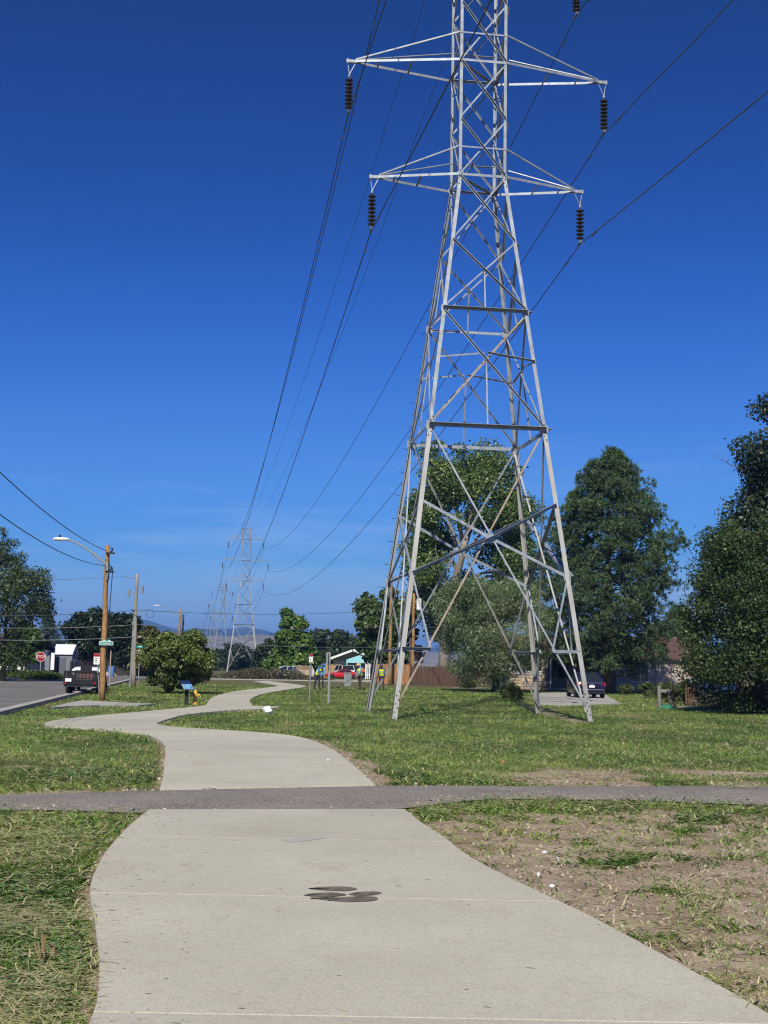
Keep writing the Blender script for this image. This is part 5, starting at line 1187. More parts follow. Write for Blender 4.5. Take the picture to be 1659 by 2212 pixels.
# utility trailer with mesh gate, and the pickup that pulls it
tp_ = G(172, 1499); tw, th_ = S(68, tp_.y)/2, A(172,1449,tp_.y).z; trl = thing('utility_trailer', tp_, 'black utility trailer with an upright ramp gate parked at the kerb', 'trailer', .1)
zb_ = .42
mb = MB(); mb.box(-tw,tw,0,.08,zb_-.08,zb_+.04); mb.box(-tw,tw,.09,3.4,zb_-.06,zb_); mb.box(-tw,-tw+.08,.09,3.4,zb_+.005,zb_+.12); mb.box(tw-.08,tw,.09,3.4,zb_+.005,zb_+.12); mb.build('deck', BLACK, trl)
gate = MB(); gate.box(-tw,tw,-.05,-.01,th_-.05,th_); gate.box(-tw,tw,-.05,-.01,zb_+.05,zb_+.1); gate.box(-tw,tw,-.045,-.015,th_*.66,th_*.66+.03)
for s in (-1,1): gate.box(s*tw-.025,s*tw+.025,-.06,.0,zb_+.05,th_)
gt = gate.build('ramp_gate', BLACK, trl); mb = MB(); mb.box(-.02,.02,-.045,-.015,zb_+.1,th_-.05); bar = mb.mesh('bar', BLACK)
for k in range(1,9): link('bar', bar, gt, loc=(-tw+2*tw*k/9,0,0))
mb = MB()
for k in range(46): x = -tw+2*tw*(k+.5)/46; mb.box(x-.006,x+.006,-.030,-.024,zb_+.1,th_-.05)
for k in range(16): z = zb_+.1+(th_-.15-zb_)*k/15; mb.box(-tw,tw,-.022,-.016,z-.006,z+.006)
mb.build('mesh_infill', BLACK, gt)['kind'] = 'stuff'
for s in (-1,1):
    mb = MB(); mb.box(s*tw-.02,s*tw+.02,.1,3.4,th_-.12,th_-.07); mb.box(s*tw-.02,s*tw+.02,.1,3.4,zb_+.32,zb_+.35)
    for k in range(9): y = .1+k*.41; mb.box(s*tw-.018,s*tw+.018,y,y+.035,zb_+.12,th_-.12)
    mb.build('side_rail', BLACK, trl)
    wheel(trl, s*(tw-.02), 1.5, .33, .2); wheel(trl, s*(tw-.02), 2.3, .33, .2)
    mb = MB(); mb.box(s*(tw-.07)-.03,s*(tw-.07)+.03,-.08,-.06,zb_+.06,zb_+.15); mb.build('tail_lamp', REDL, trl)
mb = MB(); mb.box(-tw+.06,-tw+.36,-.08,-.065,zb_+.17,zb_+.33); mb.build('number_plate', WHITE, trl)
mb = MB(); mb.box(-tw+.05,tw-.05,3.35,3.4,zb_,th_-.1); mb.build('front_panel', BLACK, trl)
mb = MB(); mb.tube([(-.5,3.4,zb_-.05),(0,4.6,zb_-.02)], .05, 6); mb.tube([(.5,3.4,zb_-.05),(0,4.6,zb_-.02)], .05, 6); mb.build('hitch', BLACK, trl)
RED_M = mat('red_machine_paint', (0.14,0.015,0.012), .5)
mower = thing('riding_mower', tp_+Vector((-.15,1.9,zb_)), 'red riding mower standing on the trailer behind the gate', 'mower', .142)
mb = MB(); mb.loft([[(-.45,-.7,.25),(.45,-.7,.25),(.45,.7,.25),(-.45,.7,.25)],[(-.42,-.6,.55),(.42,-.6,.55),(.4,.6,.6),(-.4,.6,.6)]]); mb.build('body', RED_M, mower); mb = MB(); mb.box(-.28,.28,-.2,.25,.56,.68); mb.box(-.28,.28,-.28,-.18,.6,1.0); mb.build('seat', BLACK, mower)
for s in (-1,1): wheel(mower, s*.5, -.45, .26, .2); wheel(mower, s*.45, .6, .18, .16)
pk = thing('red_pickup', tp_+LDIR*5.6+Vector((-.22,0,0)), 'red pickup with a white bed cap in front of the trailer', 'pickup', .142); pk.scale = (.86,.95,.76)
mb = MB(); mb.loft([[(-w*.9,y,zb),(-w,y,zb+.2),(-w,y,zt-.08),(-w*.93,y,zt),(w*.93,y,zt),(w,y,zt-.08),(w,y,zb+.2),(w*.9,y,zb)] for y, zb, zt, w in ((0,.5,1.05,.93),(.1,.42,1.1,.97),(2.2,.4,1.12,.98),(4.2,.4,1.1,.98),(5.2,.45,1.02,.95),(5.5,.5,.85,.88))]); mb.build('body', REDC, pk)
mb = MB(); mb.loft([[(-.9,.05,1.12),(.9,.05,1.12),(.9,2.1,1.12),(-.9,2.1,1.12)],[(-.86,.1,1.5),(.86,.1,1.5),(.86,2.1,1.55),(-.86,2.1,1.55)],[(-.7,.25,1.66),(.7,.25,1.66),(.7,2.1,1.72),(-.7,2.1,1.72)]]); cap_ = mb.build('bed_cap', WHITEC, pk)
mb = MB(); mb.box(-.66,.66,.03,.06,1.2,1.46); mb.build('cap_window', GLASS, pk)
mb = MB(); mb.loft([[(-.88,2.2,1.1),(.88,2.2,1.1),(.88,3.9,1.1),(-.88,3.9,1.1)],[(-.72,2.35,1.72),(.72,2.35,1.72),(.72,3.4,1.72),(-.72,3.4,1.72)]]); mb.build('cab', REDC, pk)
for s in (-1,1):
    mb = MB(); mb.box(s*.9-.05,s*.9+.05,-.03,.05,.85,1.08); mb.build('tail_lamp', REDL, pk)
    for y in (1.0,4.4): wheel(pk, s*.85, y, .38, .24)
# ================================================================== PEOPLE
def person(label, base, rotz, J, cloth, hat, seed=0, vest=True):
    """J: joint name -> (x, y, z); bones grown with a Skin modifier into one continuous body"""
    root = thing('person', base, label, 'person', rotz, 'workers in yellow vests')
    names = list(J); ix = {n: i for i, n in enumerate(names)}
    bones = [('pelvis','spine'),('spine','chest'),('chest','neck'),('neck','skull')]
    for s in 'lr': bones += [('chest','shoulder_'+s),('shoulder_'+s,'elbow_'+s),('elbow_'+s,'wrist_'+s),('wrist_'+s,'palm_'+s),('pelvis','hip_'+s),('hip_'+s,'knee_'+s),('knee_'+s,'ankle_'+s),('ankle_'+s,'toe_'+s)]
    rad = dict(pelvis=.15,spine=.135,chest=.155,neck=.06,skull=.05,shoulder=.075,elbow=.052,wrist=.036,palm=.034,hip=.105,knee=.07,ankle=.052,toe=.042)
    me = bpy.data.meshes.new('body'); me.from_pydata([J[n] for n in names], [(ix[a], ix[b2]) for a, b2 in bones], [])
    tmp = bpy.data.objects.new('tmp_body', me); C.objects.link(tmp)
    sk = tmp.modifiers.new('skin', 'SKIN'); ss = tmp.modifiers.new('sub', 'SUBSURF'); ss.levels = 2; ss.render_levels = 2
    for n in names:
        r = rad[n.split('_')[0]]; d = me.skin_vertices[0].data[ix[n]]; d.radius = (r, r*.82 if n in ('chest','spine','pelvis') else r); d.use_root = n == 'pelvis'
    dg = bpy.context.evaluated_depsgraph_get(); ev = tmp.evaluated_get(dg); em = ev.to_mesh()
    V = np.empty(len(em.vertices)*3); em.vertices.foreach_get('co', V); V = V.reshape(-1,3); F = [tuple(p.vertices) for p in em.polygons]; ev.to_mesh_clear(); bpy.data.objects.remove(tmp); bpy.data.meshes.remove(me)
    segs = [(np.array(J[a]), np.array(J[b2]), a, b2) for a, b2 in bones]
    def region(c):
        best = None; bd_ = 1e9
        for a, b2, na, nb in segs:
            t = np.clip(np.dot(c-a, b2-a)/max(np.dot(b2-a, b2-a), 1e-9), 0, 1); dd = np.linalg.norm(c-a-t*(b2-a))
            if dd < bd_: bd_, best = dd, nb
        k = best.split('_')[0]
        return {'spine':0,'chest':0,'neck':0,'skull':2,'shoulder':0,'elbow':0,'wrist':0,'palm':3,'hip':1,'knee':1,'ankle':1,'toe':4}[k]
    mb = MB(); mb.v = [tuple(v) for v in V]; mb.f = F; mb.m = [region(V[list(f)].mean(0)) for f in F]
    # head with face, ears
    hd = Vector(J['skull']); fw = Vector(J['face']).normalized() if 'face' in J else Vector((0,-1,0)); up = (hd - Vector(J['neck'])).normalized(); sd = fw.cross(up).normalized(); fw = up.cross(sd)
    Mh = Matrix.Translation(hd + up*.06) @ Matrix((sd, -fw if False else fw, up)).transposed().to_4x4()
    mb.lathe([(.02,-.115),(.05,-.105),(.068,-.06),(.078,0),(.076,.05),(.06,.095),(.02,.118)], 14, 2, M=Mh, sx=.95, sy=1.18)
    mb.loft([[Mh @ Vector(p) for p in ((-.012,.085,.02),(.012,.085,.02),(.018,.09,-.03),(-.018,.09,-.03))],[Mh @ Vector(p) for p in ((-.006,.095,.01),(.006,.095,.01),(.012,.118,-.028),(-.012,.118,-.028))]], 2)
    for s in (-1,1): mb.lathe([(.008,-.008),(.012,0),(.004,.008)], 8, 5, M=Mh @ Matrix.Translation((s*.03,.082,.012))); mb.lathe([(.012,-.02),(.02,0),(.012,.025)], 8, 2, M=Mh @ Matrix.Translation((s*.078,0,-.005)))
    mb.lathe([(.022,-.004),(.024,0),(.02,.004)], 8, 5, M=Mh @ Matrix.Translation((0,.08,-.06)))
    # fingers and thumb on both hands
    for s in 'lr':
        w, p = Vector(J['wrist_'+s]), Vector(J['palm_'+s]); ax = (p-w).normalized(); sd2 = ax.cross(Vector((0,0,1))); sd2 = sd2.normalized() if sd2.length > .1 else Vector((1,0,0)); nr = sd2.cross(ax)
        for k, ln in enumerate((.062,.074,.07,.055)):
            o = p + sd2*(k-1.5)*.019; mb.tube([o-ax*.02, o+ax*ln*.55, o+ax*ln*.85-nr*.025, o+ax*ln*.75-nr*.05], [.010,.0095,.009,.007], 6, 3)
        o = w.lerp(p,.5)+sd2*.03; mb.tube([o, o+sd2*.03+ax*.03, o+sd2*.035+ax*.06-nr*.02], [.011,.010,.008], 6, 3)
    body = mb.build('body', [cloth[0], cloth[1], SKIN, cloth[2], BLACK, DKCLO], root, smooth=True)
    if vest:                                                               # sleeveless vest following the trunk
        pel, sp, ch, nk = (Vector(J[n]) for n in ('pelvis','spine','chest','neck')); line = [pel.lerp(sp,.3), sp, sp.lerp(ch,.5), ch, ch.lerp(nk,.55)]
        sdv = (Vector(J['shoulder_r'])-Vector(J['shoulder_l'])).normalized(); rings = []
        for i, c in enumerate(line):
            t = (line[min(i+1,4)]-line[max(i-1,0)]).normalized(); fr = t.cross(sdv).normalized(); wx_, wy_ = ((.185,.155),(.18,.15),(.195,.16),(.205,.165),(.10,.10))[i]
            rings.append([c + sdv*math.cos(a)*wx_ + fr*math.sin(a)*wy_ for a in [2*math.pi*j/16 for j in range(16)]])
        mb = MB(); mb.loft(rings, cap=False); vs_ = mb.build('vest', VEST, root, smooth=True)
        mb = MB()
        for i0, f in ((1,.2),(2,.4)):
            r0 = [a.lerp(b2, f) for a, b2 in zip(rings[i0], rings[i0+1])]; r1 = [a.lerp(b2, f+.28) for a, b2 in zip(rings[i0], rings[i0+1])]; cc = sum(r0, Vector())/16
            mb.loft([[cc+(q-cc)*1.02 for q in r0],[cc+(q-cc)*1.02 for q in r1]], cap=False)
        mb.build('reflective_band', REFL, vs_)
    if hat == 'straw':
        mb = MB(); mb.lathe([(.20,.03),(.205,.045),(.095,.065),(.09,.13),(.06,.16),(.02,.165)], 20, M=Mh); mb.build('straw_hat', STRAW, root, smooth=True)
    elif hat == 'hood':
        mb = MB(); mb.lathe([(.085,-.09),(.098,-.02),(.098,.05),(.08,.11),(.03,.14)], 14, M=Mh @ Matrix.Translation((0,-.015,0)), sy=1.15); mb.build('hood', cloth[0], root, smooth=True); mb = MB(); mb.prism([(-.08,.09),(.08,.09),(.06,.17),(-.06,.17)], .05, .06, M=Mh); mb.build('cap_brim', cloth[0], root)
    else:
        mb = MB(); mb.lathe([(.09,.03),(.094,.06),(.085,.11),(.05,.14),(.02,.145)], 14, M=Mh, sy=1.15); mb.build('cap', GREYCL, root, smooth=True); mb = MB(); mb.prism([(-.08,.08),(.08,.08),(.06,.18),(-.06,.18)], .04, .05, M=Mh); mb.build('cap_brim', GREYCL, root)
        mb = MB(); mb.lathe([(.082,-.10),(.092,-.05),(.09,.0)], 14, M=Mh, sy=1.15); mb.build('neck_gaiter', BLACK, root, smooth=True)
    return root
def pose(face=(0,-1,0), fwd=0.0, hands=((-.25,-.35,.85),(.25,-.35,.85)), step=.12, dirv=(0,-1,0)):
    d = Vector(dirv).normalized(); sd = Vector((-d.y, d.x, 0))      # sd: the person's left
    J = {}
    J['pelvis'] = Vector((0,0,.94)); J['spine'] = J['pelvis']+Vector((0,0,.2))+d*fwd*.12; J['chest'] = J['spine']+Vector((0,0,.26-.06*fwd))+d*fwd*.26; J['neck'] = J['chest']+Vector((0,0,.16-.05*fwd))+d*fwd*.16; J['skull'] = J['neck']+Vector((0,0,.10-.03*fwd))+d*(fwd*.1+.02)
    for s, k in (('l',1),('r',-1)):
        J['shoulder_'+s] = J['chest']+sd*k*.19+Vector((0,0,.07)); h_ = Vector(hands[0 if s == 'l' else 1]); h_ = d*(-h_.y)+sd*h_.x*-1+Vector((0,0,h_.z)) if False else sd*(-h_.x)+d*(-h_.y)+Vector((0,0,h_.z))
        sh = J['shoulder_'+s]; mid = sh.lerp(h_,.5); ex = max(0, .29**2-((h_-sh).length/2)**2)**.5; J['elbow_'+s] = mid + (-d*.5+sd*k*.6-Vector((0,0,.5))).normalized()*ex
        J['wrist_'+s] = h_; J['palm_'+s] = h_ + (h_-J['elbow_'+s]).normalized()*.075
        J['hip_'+s] = J['pelvis']+sd*k*.10-Vector((0,0,.08)); J['knee_'+s] = Vector((0,0,.50))+sd*k*.12+d*(step*k*.6+.05); J['ankle_'+s] = Vector((0,0,.09))+sd*k*.14+d*step*k; J['toe_'+s] = J['ankle_'+s]+d*.17-Vector((0,0,.04))
    J = {k: tuple(v) for k, v in J.items()}; J['face'] = face
    return J
def run_person(label, base, rotz, J, cloth, hat):
    f = J.pop('face'); return person(label, base, rotz, _Joints(J, f), cloth, hat)
class _Joints(dict):
    def __init__(self, J, face): super().__init__(J); self._face = face
    def __contains__(self, k): return k == 'face' or dict.__contains__(self, k)
    def __getitem__(self, k): return self._face if k == 'face' else dict.__getitem__(self, k)
w1 = G(684, 1489); run_person('worker in blue shirt and yellow vest bending forward beside the thin sign post', w1, 0,
    pose(face=(.7,-.3,-.6), fwd=.75, dirv=(.8,-.6,0), hands=((-.12,-.50,.92),(.14,-.46,.90))), (BLUECL, DENIM, SKIN), 'hood')
w2 = G(778, 1490); run_person('worker in a straw hat and yellow vest holding a trimmer', w2, 0,
    pose(face=(-.6,-.6,-.4), fwd=.25, dirv=(-.7,-.7,0), hands=((-.10,-.38,.98),(.22,-.20,.95))), (LBLUE, DKCLO, SKIN), 'straw')
w3 = G(824, 1491.5); run_person('worker in a dark cap and neck gaiter nearest to the pylon legs', w3, 0,
    pose(face=(-.15,-.9,-.5), fwd=.35, dirv=(-.1,-1,0), hands=((-.22,-.16,.80),(.22,-.22,.82))), (GREYCL, DKCLO, ORANGE), 'cap')
def trimmer(label, base, d, tilt):
    root = thing('string_trimmer', base, label, 'trimmer', group='string trimmers'); d = Vector(d).normalized()
    a = Vector((0,0,1.05)); b2 = d*1.35 + Vector((0,0,.10)); mb = MB(); mb.tube([a-(b2-a)*.25, b2], .016, 6); mb.build('shaft', BLACK, root)
    mb = MB(); q = a-(b2-a)*.3; mb.box(q.x-.11,q.x+.11,q.y-.1,q.y+.1,q.z-.1,q.z+.1); mb.build('engine', ORANGE, root)
    mb = MB(); mb.lathe([(.05,0),(.12,.03),(.06,.08)], 12, M=Matrix.Translation(b2)); mb.build('cutting_head', BLACK, root)
trimmer('string trimmer held by the worker in the straw hat', w2+Vector((-.2,-.25,0)), (-1,-.35,0), 0)
trimmer('string trimmer held by the worker in the dark cap', w3+Vector((-.15,-.22,0)), (-.8,-.7,0), 0)

# ================================================================== SMALL THINGS ON THE GROUND
def blob(pts, z, n=3, jit=.012, seed=0):
    rng = np.random.default_rng(seed); q = smooth(pts + [pts[0]], n)[:-1]; return [Vector((p.x+rng.normal()*jit*.3, p.y+rng.normal()*jit, z)) for p in q]
WET = mat('dark_damp_stain', (0.135,0.113,0.082), .7, var=(0.20,0.172,0.13), scale=14, detail=7, spec=.25); WETE = mat('drying_stain_rim', (0.30,0.27,0.22), .8, var=(0.20,0.18,0.145), scale=22, detail=6)
root = thing('paw_print', G(740,1938)+Vector((0,0,.0225)), 'dark paw print shape on the concrete path', 'paw print'); o0 = Vector(root.location)
zt = lambda x, y: (464.5+x*.4, 1658.9+y*.4)
PADS = [[(508,668),(560,660),(640,656),(710,658),(772,667),(745,679),(690,684),(600,680),(545,674)], [(484,706),(520,694),(590,689),(650,690),(712,701),(690,710),(620,716),(540,714)],
        [(728,700),(760,690),(810,684),(870,685),(902,690),(880,700),(820,708),(770,713)], [(518,722),(580,718),(660,720),(720,714),(800,710),(862,714),(882,724),(850,737),(780,743),(700,743),(620,734)]]
for i, pd_ in enumerate(PADS):
    my_ = sum(y for x, y in pd_)/len(pd_); q = blob([G(*zt(x, my_+(y-my_)*.9)) for x, y in pd_], 0, 4, .005, i); cc = sum(q, Vector())/len(q); rim = [cc + (p-cc)*1.0 + (p-cc).normalized()*.006*(1+.8*math.sin(j*1.9+i)) for j, p in enumerate(q)]
    for nm_, pts_, z_, m_w in (('drying_rim', rim, .0004+.0002*i, WETE), ('pad', q, .0016+.0003*i, WET)): mb = MB(); k_ = len(pts_); mb.add([(cc.x-o0.x, cc.y-o0.y, z_)] + [(p.x-o0.x, p.y-o0.y, z_) for p in pts_], [(0, 1+j, 1+(j+1) % k_) for j in range(k_)]); mb.build(nm_, m_w, root)
root = thing('hairline_crack', G(750,1780)+Vector((0,0,.0203)), 'thin dark hairline crack curving across the first slab past the asphalt', 'crack'); o0 = Vector(root.location)
cl = resample(smooth([G(*zt(x, y)) for x, y in [(60,246),(180,252),(300,268),(400,280),(500,287),(600,305),(690,320),(770,330),(840,348)]]), 60); rng = np.random.default_rng(3); mb = MB(); vs_ = []
for i, p in enumerate(cl): w_c = .0022*(1-.8*i/60); jx = rng.normal()*.012; vs_ += [(p.x-o0.x, p.y+jx-w_c-o0.y, .0006), (p.x-o0.x, p.y+jx+w_c-o0.y, .0006)]
mb.add(vs_, [(2*i, 2*i+2, 2*i+3, 2*i+1) for i in range(59)]); mb.build('crack_line', mat('crack_shadow',(0.17,0.15,0.125),.95), root)
# smears of old patching on the first joint
root = thing('old_patch', G(752,1818)+Vector((0,0,.0222)), 'grey smear of patching mortar across the first joint of the path', 'patch'); o0 = Vector(root.location)
q = blob([G(*zt(x, y)) for x, y in [(370,404),(410,396),(470,393),(540,388),(608,389),(570,398),(520,404),(470,408),(430,416),(395,412)]], 0, 3, .01, 9); mb = MB(); mb.prism([(p.x-o0.x, p.y-o0.y) for p in q], 0, .0012); mb.build('mortar', mat('patch_mortar',(0.36,0.345,0.32),.9,var=(0.42,0.40,0.36),scale=12), root)
def crumple(name, base, r, m, label, cat, seed, flat=.6, group=None):
    rng = np.random.default_rng(seed); mb = MB(); n, k = 9, 6; rings = []
    for i in range(k):
        t = math.pi*(i+.3)/(k-.4); rings.append([Vector((r*math.sin(t)*math.cos(2*math.pi*j/n), r*math.sin(t)*math.sin(2*math.pi*j/n), r*flat*(1-math.cos(t))/1.2))*(1+rng.normal()*.22) for j in range(n)])
    mb.loft(rings); mb.build(name, m, loc=base+Vector((0,0,.01)), label=label, cat=cat, group=group)
crumple('plastic_bag', G(578,1544), .15, PLAST, 'crumpled white plastic bag on the grass beside the second bend', 'plastic bag', 3, .9)
crumple('plastic_scrap', G(709,1645), .025, PLAST, 'small pale scrap in the grass at the path edge', 'litter', 4)
for i, (x, y, lab) in enumerate(((1175,1847,'farthest of the four white blooms on the dirt'),(1206,1863,'white bloom at the right of the four on the dirt'),(1164,1897,'white bloom at the left of the four on the dirt'),(1191,1921,'nearest of the four white blooms on the dirt'))):
    b0 = G(x, y); root = thing('bindweed_flower', b0+Vector((0,0,-.03)), lab, 'flower', group='white bindweed blooms'); mb = MB(); rr = random.uniform(.018,.024)
    mb.lathe([(.004,.04),(.008,.05),(rr*.8,.066),(rr,.07)], 10, M=Matrix.Rotation(.6*math.sin(i*2.1+1),4,'X')); mb.build('bloom', PLAST, root); mb = MB(); mb.tube([(0,0,0),(0,0,.05)], .003, 4); mb.build('stem', mat('green_stem',(0.08,0.13,0.03),.8), root)
OLEAF = mat('orange_dead_leaf', (0.62,0.14,0.03), .7); YLEAF = mat('yellow_dead_leaf', (0.6,0.42,0.05), .7)
for x, y, m, r, lab in ((336,1663,OLEAF,.055,'orange scrap in the grass at the left edge of the path'),(1084,1653,OLEAF,.06,'orange scrap in the mown grass right of the path'),(1094,1809,YLEAF,.035,'yellow leaf lying on the dirt right of the path'),(1712-60,1700,YLEAF,.05,'tan scrap at the far edge of the asphalt trail')):
    mb = MB(); mb.add([(-r,-r*.3,.02),(0,-r*.5,.045),(r,0,.03),(.1*r,r*.5,.05),(-r*.6,r*.3,.03)], [(0,1,2,3,4)]); mb.build('fallen_leaf', m, loc=G(x,y)+Vector((0,0,.03)), label=lab, cat='leaf', rotz=random.random()*6)
# stump of cut stalks in the left foreground
sb = G(100, 2075); root = thing('cut_stalks', sb+Vector((0,0,-.04)), 'tuft of dry brown cut stalks in the left foreground grass', 'stalks'); rng = np.random.default_rng(5)
for i in range(9): mb = MB(); d = Vector((rng.normal()*.03, rng.normal()*.03, .10+.08*rng.random())); p0 = Vector((rng.normal()*.025, rng.normal()*.02, 0)); mb.tube([p0, p0+d], [.006,.004], 5); mb.build('stalk', mat('dry_stalk',(0.30,0.2,0.11),.9) if i == 0 else bpy.data.materials['dry_stalk'], root)
# twigs, clippings and grit on the paving
rng = np.random.default_rng(8); mb = MB(); k = 0
TW = [mat('twig_dark',(0.08,0.06,0.045),.9), mat('clipping_dry',(0.32,0.28,0.15),.9), mat('clipping_green',(0.10,0.14,0.04),.9)]
pp = [(p.x, p.y) for p in path1]; pq = [(p.x, p.y) for p in path2]
while k < 330:
    if k < 260:
        y = 4.5 + 9.5*rng.random()**.8; x = -1.4 + 3.8*rng.random()
        if rng.random() < .6: xl = float(np.interp(y, [p.y for p in p1L], [p.x for p in p1L])); x = xl + abs(rng.normal())*.35
        if not inside(np.array([x]), np.array([y]), pp)[0]: continue
    else:
        y = 17 + 10*rng.random(); x = -4 + 4.2*rng.random()
        if not inside(np.array([x]), np.array([y]), pq)[0]: continue
    L_ = .005+.03*rng.random()**2.5; a = rng.normal()*.6; w_t = .001+.0014*rng.random(); dx, dy = math.cos(a)*L_, math.sin(a)*L_*.8; zz = .0215
    mb.add([(x-dx-dy*w_t/L_,y-dy+dx*w_t/L_,zz),(x+dx-dy*w_t/L_,y+dy+dx*w_t/L_,zz),(x+dx+dy*w_t/L_,y+dy-dx*w_t/L_,zz),(x-dx+dy*w_t/L_,y-dy-dx*w_t/L_,zz),(x,y,zz+.003)], [(0,1,4),(1,2,4),(2,3,4),(3,0,4)], int(rng.choice([0,0,1,1,2]))); k += 1
mb.build('path_debris', TW, kind='stuff', label='twigs and clippings scattered on the concrete', cat='debris')

# ================================================================== GRASS
def grass():
    rng = np.random.default_rng(99)
    def sample(n, d0, d1, half):                       # spread thinner with distance
        d = d0*(d1/d0)**rng.random(n); a = (rng.random(n)*2-1)*half
        return np.sin(a)*d, np.cos(a)*d
    X = []; Y = []
    x, y = sample(760000, 4.2, 100, .42); X.append(x); Y.append(y)
    x, y = sample(90000, 4.2, 16, .42); X.append(x); Y.append(y)
    X = np.concatenate(X); Y = np.concatenate(Y)
    keep = np.ones(len(X), bool)
    spill = (dist_poly(X, Y, trail) < .10 + .16*fbm(X*1.5, Y*0, 3, 61)) & (np.abs(X+1) > 1.6)          # grass creeping over the trail edge
    isle = (((X-G(1625,1706).x)/.75)**2 + ((Y-G(1625,1706).y)/.16)**2 < 1) | (((X-G(1085,1713).x)/.22)**2 + ((Y-G(1085,1713).y)/.12)**2 < 1)
    for pl in PAVED: keep &= ~inside(X, Y, pl) | ((spill & (rng.random(len(X)) < .5) | isle) if pl is trail else False)
    # the far side of the street and the yards keep their own, shorter lawn
    X, Y = X[keep], Y[keep]
    D = bare(X, Y); n1 = fbm(X*.55, Y*.55, 3, 21); n2 = fbm(X*2.2, Y*2.2, 3, 22)
    tuft = smoothstep(.50, .62, fbm(X*3.1, Y*3.1, 2, 33))
    p = np.where(D > .55, .05 + .30*tuft + .5*tuft*(1-D), 1 - D*.75); keep = rng.random(len(X)) < p
    X, Y, D, n1, n2 = X[keep], Y[keep], D[keep], n1[keep], n2[keep]
    n = len(X); d = np.hypot(X, Y)
    n4 = fbm(X*1.1+5, Y*1.1, 3, 27); dry = rng.random(n) < (0.10 + .24*smoothstep(.42,.75,n4 + .22*(rng.random(n)-.5)) + .20*D)
    lay = dry & (rng.random(n) < .75)
    H = (.030 + .075*rng.random(n)**1.6)*(0.75+.7*n1)*(1 + d*.006); H = np.where(D > .5, H*.7, H); H = np.where(lay, H*1.5, H)
    Wd = (.0022 + .00034*d)*(.7+.6*rng.random(n)); Wd = np.where(lay, Wd*.68, Wd)
    th = rng.random(n)*2*math.pi; lean = .35 + .75*rng.random(n); lean = np.where(lay, 1.5, lean)
    ux, uy = np.cos(th), np.sin(th); z0 = np.full(n, -.04)
    hz = np.where(lay, .02+.05*rng.random(n), -.04)
    dx, dy, dz = ux*np.sin(lean), uy*np.sin(lean), np.cos(lean)*np.where(lay, .3, 1)
    sxv, syv = -uy, ux
    flat = rng.random(n)*math.pi; sxv, syv = np.cos(flat), np.sin(flat)
    def pt(t, w, bend): return np.stack([X+dx*H*t*(1+bend*.5)+sxv*Wd*w, Y+dy*H*t*(1+bend*.5)+syv*Wd*w, hz+dz*H*t*(1-bend*.3)], 1)
    near = d < 20
    g_dark, g_mid, g_yel, straw = np.array([.075,.155,.032]), np.array([.185,.29,.058]), np.array([.34,.40,.11]), np.array([.58,.52,.30])
    t = np.clip((n1-.40)/.22 + rng.normal(size=n)*.22, 0, 1)[:,None]; col = g_dark*(1-t) + g_mid*t
    n5 = fbm(X*.8+31, Y*.45, 3, 51); t2 = np.clip((n2-.5)*1.6 + (n5-.5)*2.6 + rng.normal(size=n)*.18, 0, 1)[:,None]; col = col*(1-t2) + g_yel*t2
    col = np.where(dry[:,None], straw, col)*(.7+.6*rng.random(n))[:,None]
    q = near
    v5 = np.stack([pt(0,-1,0)[q], pt(0,1,0)[q], pt(.55,.8,.25)[q], pt(1,0,1)[q], pt(.55,-.8,.25)[q]], 1).reshape(-1,3)
    v3 = np.stack([pt(0,-1,0)[~q], pt(0,1,0)[~q], pt(1,0,.6)[~q]], 1).reshape(-1,3)
    me = fast_mesh('grass', np.concatenate([v5, v3]), np.concatenate([np.full(q.sum(), 5), np.full((~q).sum(), 3)]), GRASSM, np.concatenate([np.repeat(col[q], 5, 0), np.repeat(col[~q], 3, 0)]))
    link('grass', me, label='rough mown grass with dry clippings on both sides of the path', cat='grass', kind='stuff')
    # long dry stems and clippings lying loose
    m = 2600; x, y = sample(m, 4.4, 30, .42); k = np.ones(m, bool)
    for pl in PAVED: k &= ~inside(x, y, pl)
    x, y = x[k], y[k]; m = len(x); dd = np.hypot(x, y); th = rng.random(m)*2*math.pi; L_ = (.05+.14*rng.random(m)**2)*(1+dd*.01); cv = rng.normal(size=m)*.35; w_ = .0016+.00028*dd; zz = .015+.05*rng.random(m); rise = rng.normal(size=m)*.03
    q = []
    for k_ in range(5):
        t = k_/4-.5; a = th+cv*t; q.append((x+np.cos(a)*L_*t*2, y+np.sin(a)*L_*t*2, zz+rise*t+.02*(1-4*t*t), np.cos(a), np.sin(a)))
    seg = []
    for a, b_ in zip(q, q[1:]):
        seg.append(np.stack([np.stack([a[0]-a[4]*w_, a[1]+a[3]*w_, a[2]],1), np.stack([a[0]+a[4]*w_, a[1]-a[3]*w_, a[2]],1), np.stack([b_[0]+b_[4]*w_, b_[1]-b_[3]*w_, b_[2]],1), np.stack([b_[0]-b_[4]*w_, b_[1]+b_[3]*w_, b_[2]],1)],1))
    v = np.stack(seg,1).reshape(-1,3); tn = rng.random(m)[:,None]; c_ = (np.array([.62,.56,.33])*(1-tn)+np.array([.42,.42,.17])*tn)
    link('dry_stems', fast_mesh('dry_stems', v, np.full(m*4,4), GRASSM, np.repeat(c_, 16, 0)), label='long dry cut stems lying loose on the grass', cat='clippings', kind='stuff')
    # broad leaved weeds in the sward
    m = 15000; x, y = sample(m, 4.5, 45, .4); k = np.ones(m, bool)
    for pl in PAVED: k &= ~inside(x, y, pl)
    x, y = x[k], y[k]; k = (bare(x, y) < .45) & (fbm(x*1.1, y*1.1, 3, 44) > .5); x, y = x[k], y[k]; dd = np.hypot(x, y); m = len(x)
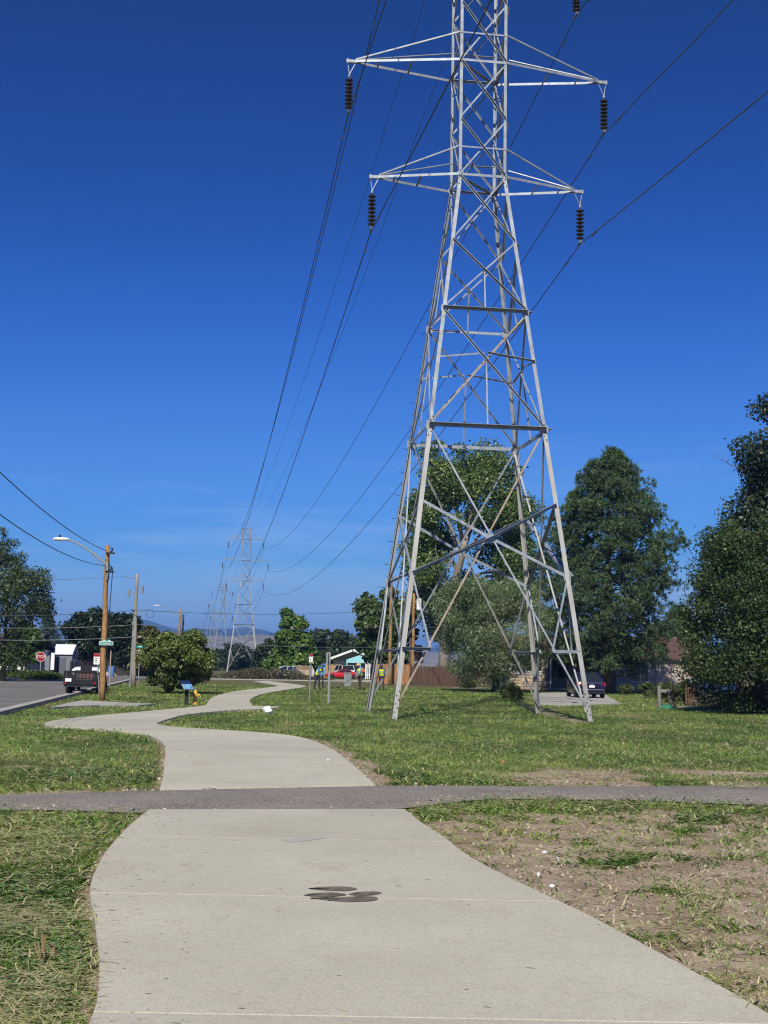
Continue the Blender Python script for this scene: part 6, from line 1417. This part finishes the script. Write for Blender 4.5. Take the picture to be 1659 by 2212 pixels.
    rep = 6; x, y, dd = np.repeat(x, rep), np.repeat(y, rep), np.repeat(dd, rep); x = x + rng.normal(size=m*rep)*(.03+.002*dd); y = y + rng.normal(size=m*rep)*(.03+.002*dd)
    P = np.stack([x, y, .0+.06*rng.random(m*rep)], 1); nn = rng.normal(size=(m*rep,3))*.5+np.array([0,0,1]); nn /= np.linalg.norm(nn, axis=1, keepdims=True); ls = (.011+.0005*dd)*(.7+.6*rng.random(m*rep))
    c_ = np.array([.075,.165,.045])*(.6+.9*rng.random(m*rep))[:,None]; v, vc = leaf_quads(P, nn, ls, ls*.55, c_, rng)
    link('weeds', fast_mesh('weeds', v, np.full(m*rep,4), GRASSM, vc), label='small broad leaved weeds growing through the grass', cat='weeds', kind='stuff')
    # clods and grit on the bare soil
    m = 26000; x, y = sample(m, 4.5, 26, .42); k = np.ones(m, bool); te = dist_poly(x, y, trail) < .22*rng.random(m)**2*2
    for pl in PAVED: k &= ~inside(x, y, pl) | (te if pl is trail else False)
    x, y, te = x[k], y[k], te[k]; k = (bare(x, y) > .5) | te; x, y = x[k], y[k]; m = len(x); r = (.003+.009*rng.random(m)**3)*(1+np.hypot(x,y)*.05); z = np.where(inside(x, y, trail), .012, -.03)
    o = rng.normal(size=(m,4,3))*.35; base = np.array([[1,0,0],[-.5,.87,0],[-.5,-.87,0],[0,0,1.0]])[None] + o; vv = np.stack([x,y,z],1)[:,None,:] + base*r[:,None,None]
    v = vv[:,[0,1,3, 1,2,3, 2,0,3],:].reshape(-1,3); tn = rng.random(m)[:,None]; c_ = (np.array([.25,.18,.13])*(1-tn)+np.array([.55,.47,.38])*tn)
    SOILM = leafmat('soil_grit', 0.0, .95, .1); link('soil_grit', fast_mesh('soil_grit', v, np.full(m*3,3), SOILM, np.repeat(c_, 9, 0)), label='clods and grit lying on the bare soil', cat='grit', kind='stuff')
grass()

# ================================================================== AIR
mb = MB(); mb.box(-17500,17500,-17000,17000,-7,330)
hm = bpy.data.materials.new('clear_summer_air'); hm.use_nodes = True; hm.node_tree.nodes.clear(); N = hm.node_tree.nodes
pv = N.new('ShaderNodeVolumePrincipled'); pv.inputs['Color'].default_value = (0.20,0.44,1.0,1); pv.inputs['Density'].default_value = 1.6e-4; pv.inputs['Anisotropy'].default_value = 0.0
ou = N.new('ShaderNodeOutputMaterial'); hm.node_tree.links.new(pv.outputs[0], ou.inputs['Volume'])
mb.build('haze', hm, kind='stuff', label='thin blue summer haze over the whole valley', cat='haze')
